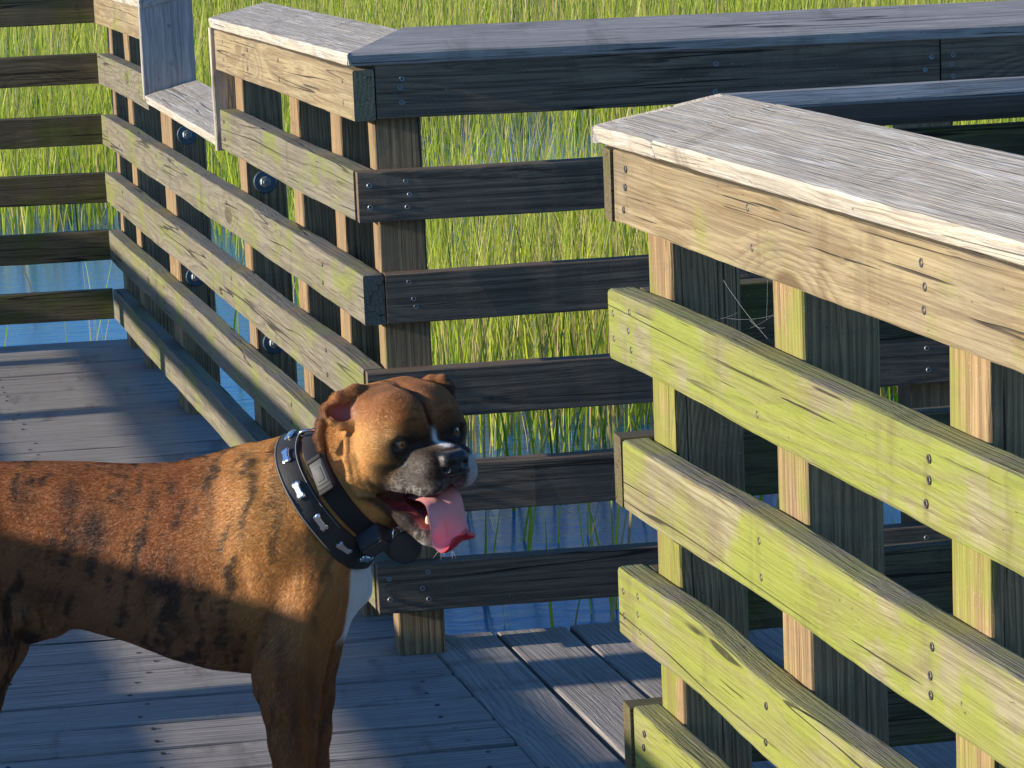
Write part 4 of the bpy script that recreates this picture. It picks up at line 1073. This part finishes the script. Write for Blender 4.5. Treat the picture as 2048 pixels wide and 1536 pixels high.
# bone-shaped studs
def bone_mesh():
    n = 28; pts = []
    L, r = 13.5, 5.6
    for (cx, cy, a0, a1) in ((L, 4.4, -35, 150), (-L, 4.4, 30, 215), (-L, -4.4, 145, 330), (L, -4.4, 210, 395)):
        for a in np.linspace(R(a0), R(a1), 9): pts.append((cx+r*math.cos(a), cy+r*math.sin(a)))
    V = [(x, y, 0) for x, y in pts] + [(x*0.96, y*0.93, 3.0) for x, y in pts] + [(x*0.80, y*0.70, 4.6) for x, y in pts]; m = len(pts)
    F = []
    for lay in (0, 1):
        for i in range(m): F.append((lay*m+i, lay*m+(i+1) % m, (lay+1)*m+(i+1) % m, (lay+1)*m+i))
    F.append(tuple(2*m+i for i in range(m)))
    me_ = bpy.data.meshes.new('bone_stud'); me_.from_pydata([(x*DS, y*DS, z*DS) for x, y, z in V], [], F); me_.update(); me_.materials.append(M['silver']); return me_
bone = bone_mesh()
def on_strap(at, theta, q, lift): 
    P, D, tg, a = at(theta, q, lift); Pw = dog_world([P])[0]; x = dvec(tg).normalized(); z = dvec(D).normalized(); y = z.cross(x).normalized()
    return Matrix([[x.x, y.x, z.x, Pw[0]], [x.y, y.y, z.y, Pw[1]], [x.z, y.z, z.z, Pw[2]], [0, 0, 0, 1]])
for th_ in np.arange(-2.9, 3.0, 0.52): link('bone_stud', bone, lc, on_strap(lat, th_+0.12, 0.5, -0.5))
nc = root('nylon_collar', tuple(dog_world([CN+NA*30])[0])); tag(nc, 'black nylon collar with plastic buckle and grey receiver box, just behind the dog\'s jaw', 'collar')
so2, nat = strap('strap', nc, CN+NA*26, NA, 18, 4, M['nylon'], grow=1.0)
def rounded(name, parent, mw, size, bev, mat, taper=1.0):
    bm = bmesh.new(); bmesh.ops.create_cube(bm, size=1.0)
    for v in bm.verts: 
        t_ = taper if v.co.z > 0 else 1.0
        v.co = Vector((v.co.x*size[0]*t_*DS, v.co.y*size[1]*t_*DS, v.co.z*size[2]*DS))
    bmesh.ops.bevel(bm, geom=bm.edges[:], offset=bev*DS, segments=3, profile=0.5, affect='EDGES')
    me_ = bpy.data.meshes.new(name); bm.to_mesh(me_); bm.free(); me_.materials.append(mat); me_.polygons.foreach_set('use_smooth', [True]*len(me_.polygons))
    return link(name, me_, parent, mw)
THB = 0.42
m_ = on_strap(nat, THB, 0.5, 5)
bk = rounded('buckle', nc, m_, (70, 40, 13), 5, M['plastic'], 0.92)
rounded('buckle_button', bk, m_ @ Matrix.Translation((0, 0, 5.6*DS)), (44, 28, 4), 2, M['plastic_grey'])
rounded('buckle_plate', bk, m_ @ Matrix.Translation((0, 0, 6.6*DS)), (30, 18, 4), 2, M['plastic_grey'])
for sgn in (-1, 1):
    rounded('buckle_slot', bk, m_ @ Matrix.Translation((sgn*35*DS, 0, 3*DS)), (10, 36, 9), 3, M['nylon'])
THR = -1.02
m_ = on_strap(nat, THR, 0.5, 12)
rx = rounded('receiver_box', nc, m_, (52, 62, 40), 7, M['plastic'], 0.9)
rounded('receiver_face', rx, m_ @ Matrix.Translation((0, 0, 20*DS)), (40, 50, 5), 3, M['plastic_grey'])
m2 = on_strap(nat, THR-0.55, 0.6, 14)
tg_ = lathe_mesh('tag', [(0.1*DS, -3*DS), (30*DS, -3*DS), (33*DS, 0), (30*DS, 3*DS), (20*DS, 3.6*DS)], M['plastic'], 28, False)
link('tag', tg_, nc, axes_mat(dog_world([(815, 1090, 95)])[0], dvec((0.35, 0.1, 1)), dvec((0, -1, 0))))
def torus(name, parent, mw, Rr, r, mat, n=28, m=8):
    V = [((Rr+r*math.cos(b))*math.cos(a), (Rr+r*math.cos(b))*math.sin(a), r*math.sin(b)) for a in np.linspace(0, 2*math.pi, n, endpoint=False) for b in np.linspace(0, 2*math.pi, m, endpoint=False)]
    F = [(i*m+j, ((i+1) % n)*m+j, ((i+1) % n)*m+(j+1) % m, i*m+(j+1) % m) for i in range(n) for j in range(m)]
    return mesh_obj(name, V, F, mat, parent, True, mw)
torus('ring', nc, axes_mat(dog_world([(796, 1062, 95)])[0], dvec((0.8, 0.1, 0.4)), dvec((0, -1, 0))), 14*DS, 2.2*DS, M['silver'])
torus('ring', lc, axes_mat(dog_world([(618, 866, 60)])[0], dvec((0.2, 0.9, 0.4)), dvec((1, 0, 0))), 16*DS, 3.0*DS, M['silver'])

# whiskers on the lips
g = np.random.default_rng(4); W_ = []; WF = []
for i in range(26):
    sg = 1 if i % 2 else -1
    b0 = H(sg*(52+g.uniform(0, 14)), -70-g.uniform(0, 22), 30+g.uniform(0, 50)) if i < 18 else H(g.uniform(-24, 24), -212, 40+g.uniform(0, 22))
    d_ = nrm(HR*sg*0.8-HU*0.4+HF*0.5+g.normal(0, .25, 3)) if i < 18 else nrm(-HU+g.normal(0, .35, 3)); L_ = g.uniform(14, 30); n0 = len(W_)
    sd_ = nrm(np.cross(d_, HF+0.1))
    for (t_, r_) in ((0, .45), (0.5, .35), (1, .1)):
        c_ = b0 + d_*L_*t_ - HU*3*t_*t_
        for a_ in (0, 2.1, 4.2): W_.append(c_+sd_*r_*math.cos(a_)+np.cross(d_, sd_)*r_*math.sin(a_))
    for q_ in (0, 3):
        for e_ in range(3): WF.append((n0+q_+e_, n0+q_+(e_+1) % 3, n0+q_+3+(e_+1) % 3, n0+q_+3+e_))
wh = mesh_obj('whiskers', dog_world(np.array(W_)), WF, plain('whisker', (0.5, 0.48, 0.45), 0.4), dog); tag(wh, kind='stuff')
# spider threads between the first two posts of the near railing
def px_on(u, v, off):
    d = fw + cr*((u-1024)/FPX) - cu*((v-768)/FPX); n_ = np.array(nD); Q0 = np.array(PD) + n_*off
    return CAM + d*(((Q0-CAM) @ n_)/(d @ n_))
TV = []; TF = []
for (a, b, oa, ob) in (((1446, 560), (1549, 692), .075, .055), ((1440, 634), (1549, 630), .075, .055), ((1472, 662), (1549, 628), .075, .055), ((1395, 640), (1475, 625), .04, .06), ((1500, 640), (1530, 655), .065, .06), ((1535, 560), (1533, 640), .06, .06)):
    A_ = px_on(a[0], a[1], oa); B_ = px_on(b[0], b[1], ob); n0 = len(TV); dr = nrm(B_-A_); s1 = nrm(np.cross(dr, [0, 0, 1.0])); s2 = np.cross(dr, s1)
    for i in range(7):
        t_ = i/6; c_ = A_*(1-t_)+B_*t_ - np.array([0, 0, 0.004])*4*t_*(1-t_)
        for a_ in (0, 2.1, 4.2): TV.append(c_ + (s1*math.cos(a_)+s2*math.sin(a_))*0.00011)
    for i in range(6):
        for e_ in range(3): TF.append((n0+i*3+e_, n0+i*3+(e_+1) % 3, n0+i*3+3+(e_+1) % 3, n0+i*3+3+e_))
tag(mesh_obj('cobweb', TV, TF, plain('spider_silk', (0.55, 0.56, 0.58), 0.4)), 'thin cobweb threads stretched between the first two posts of the nearest railing', 'cobweb')
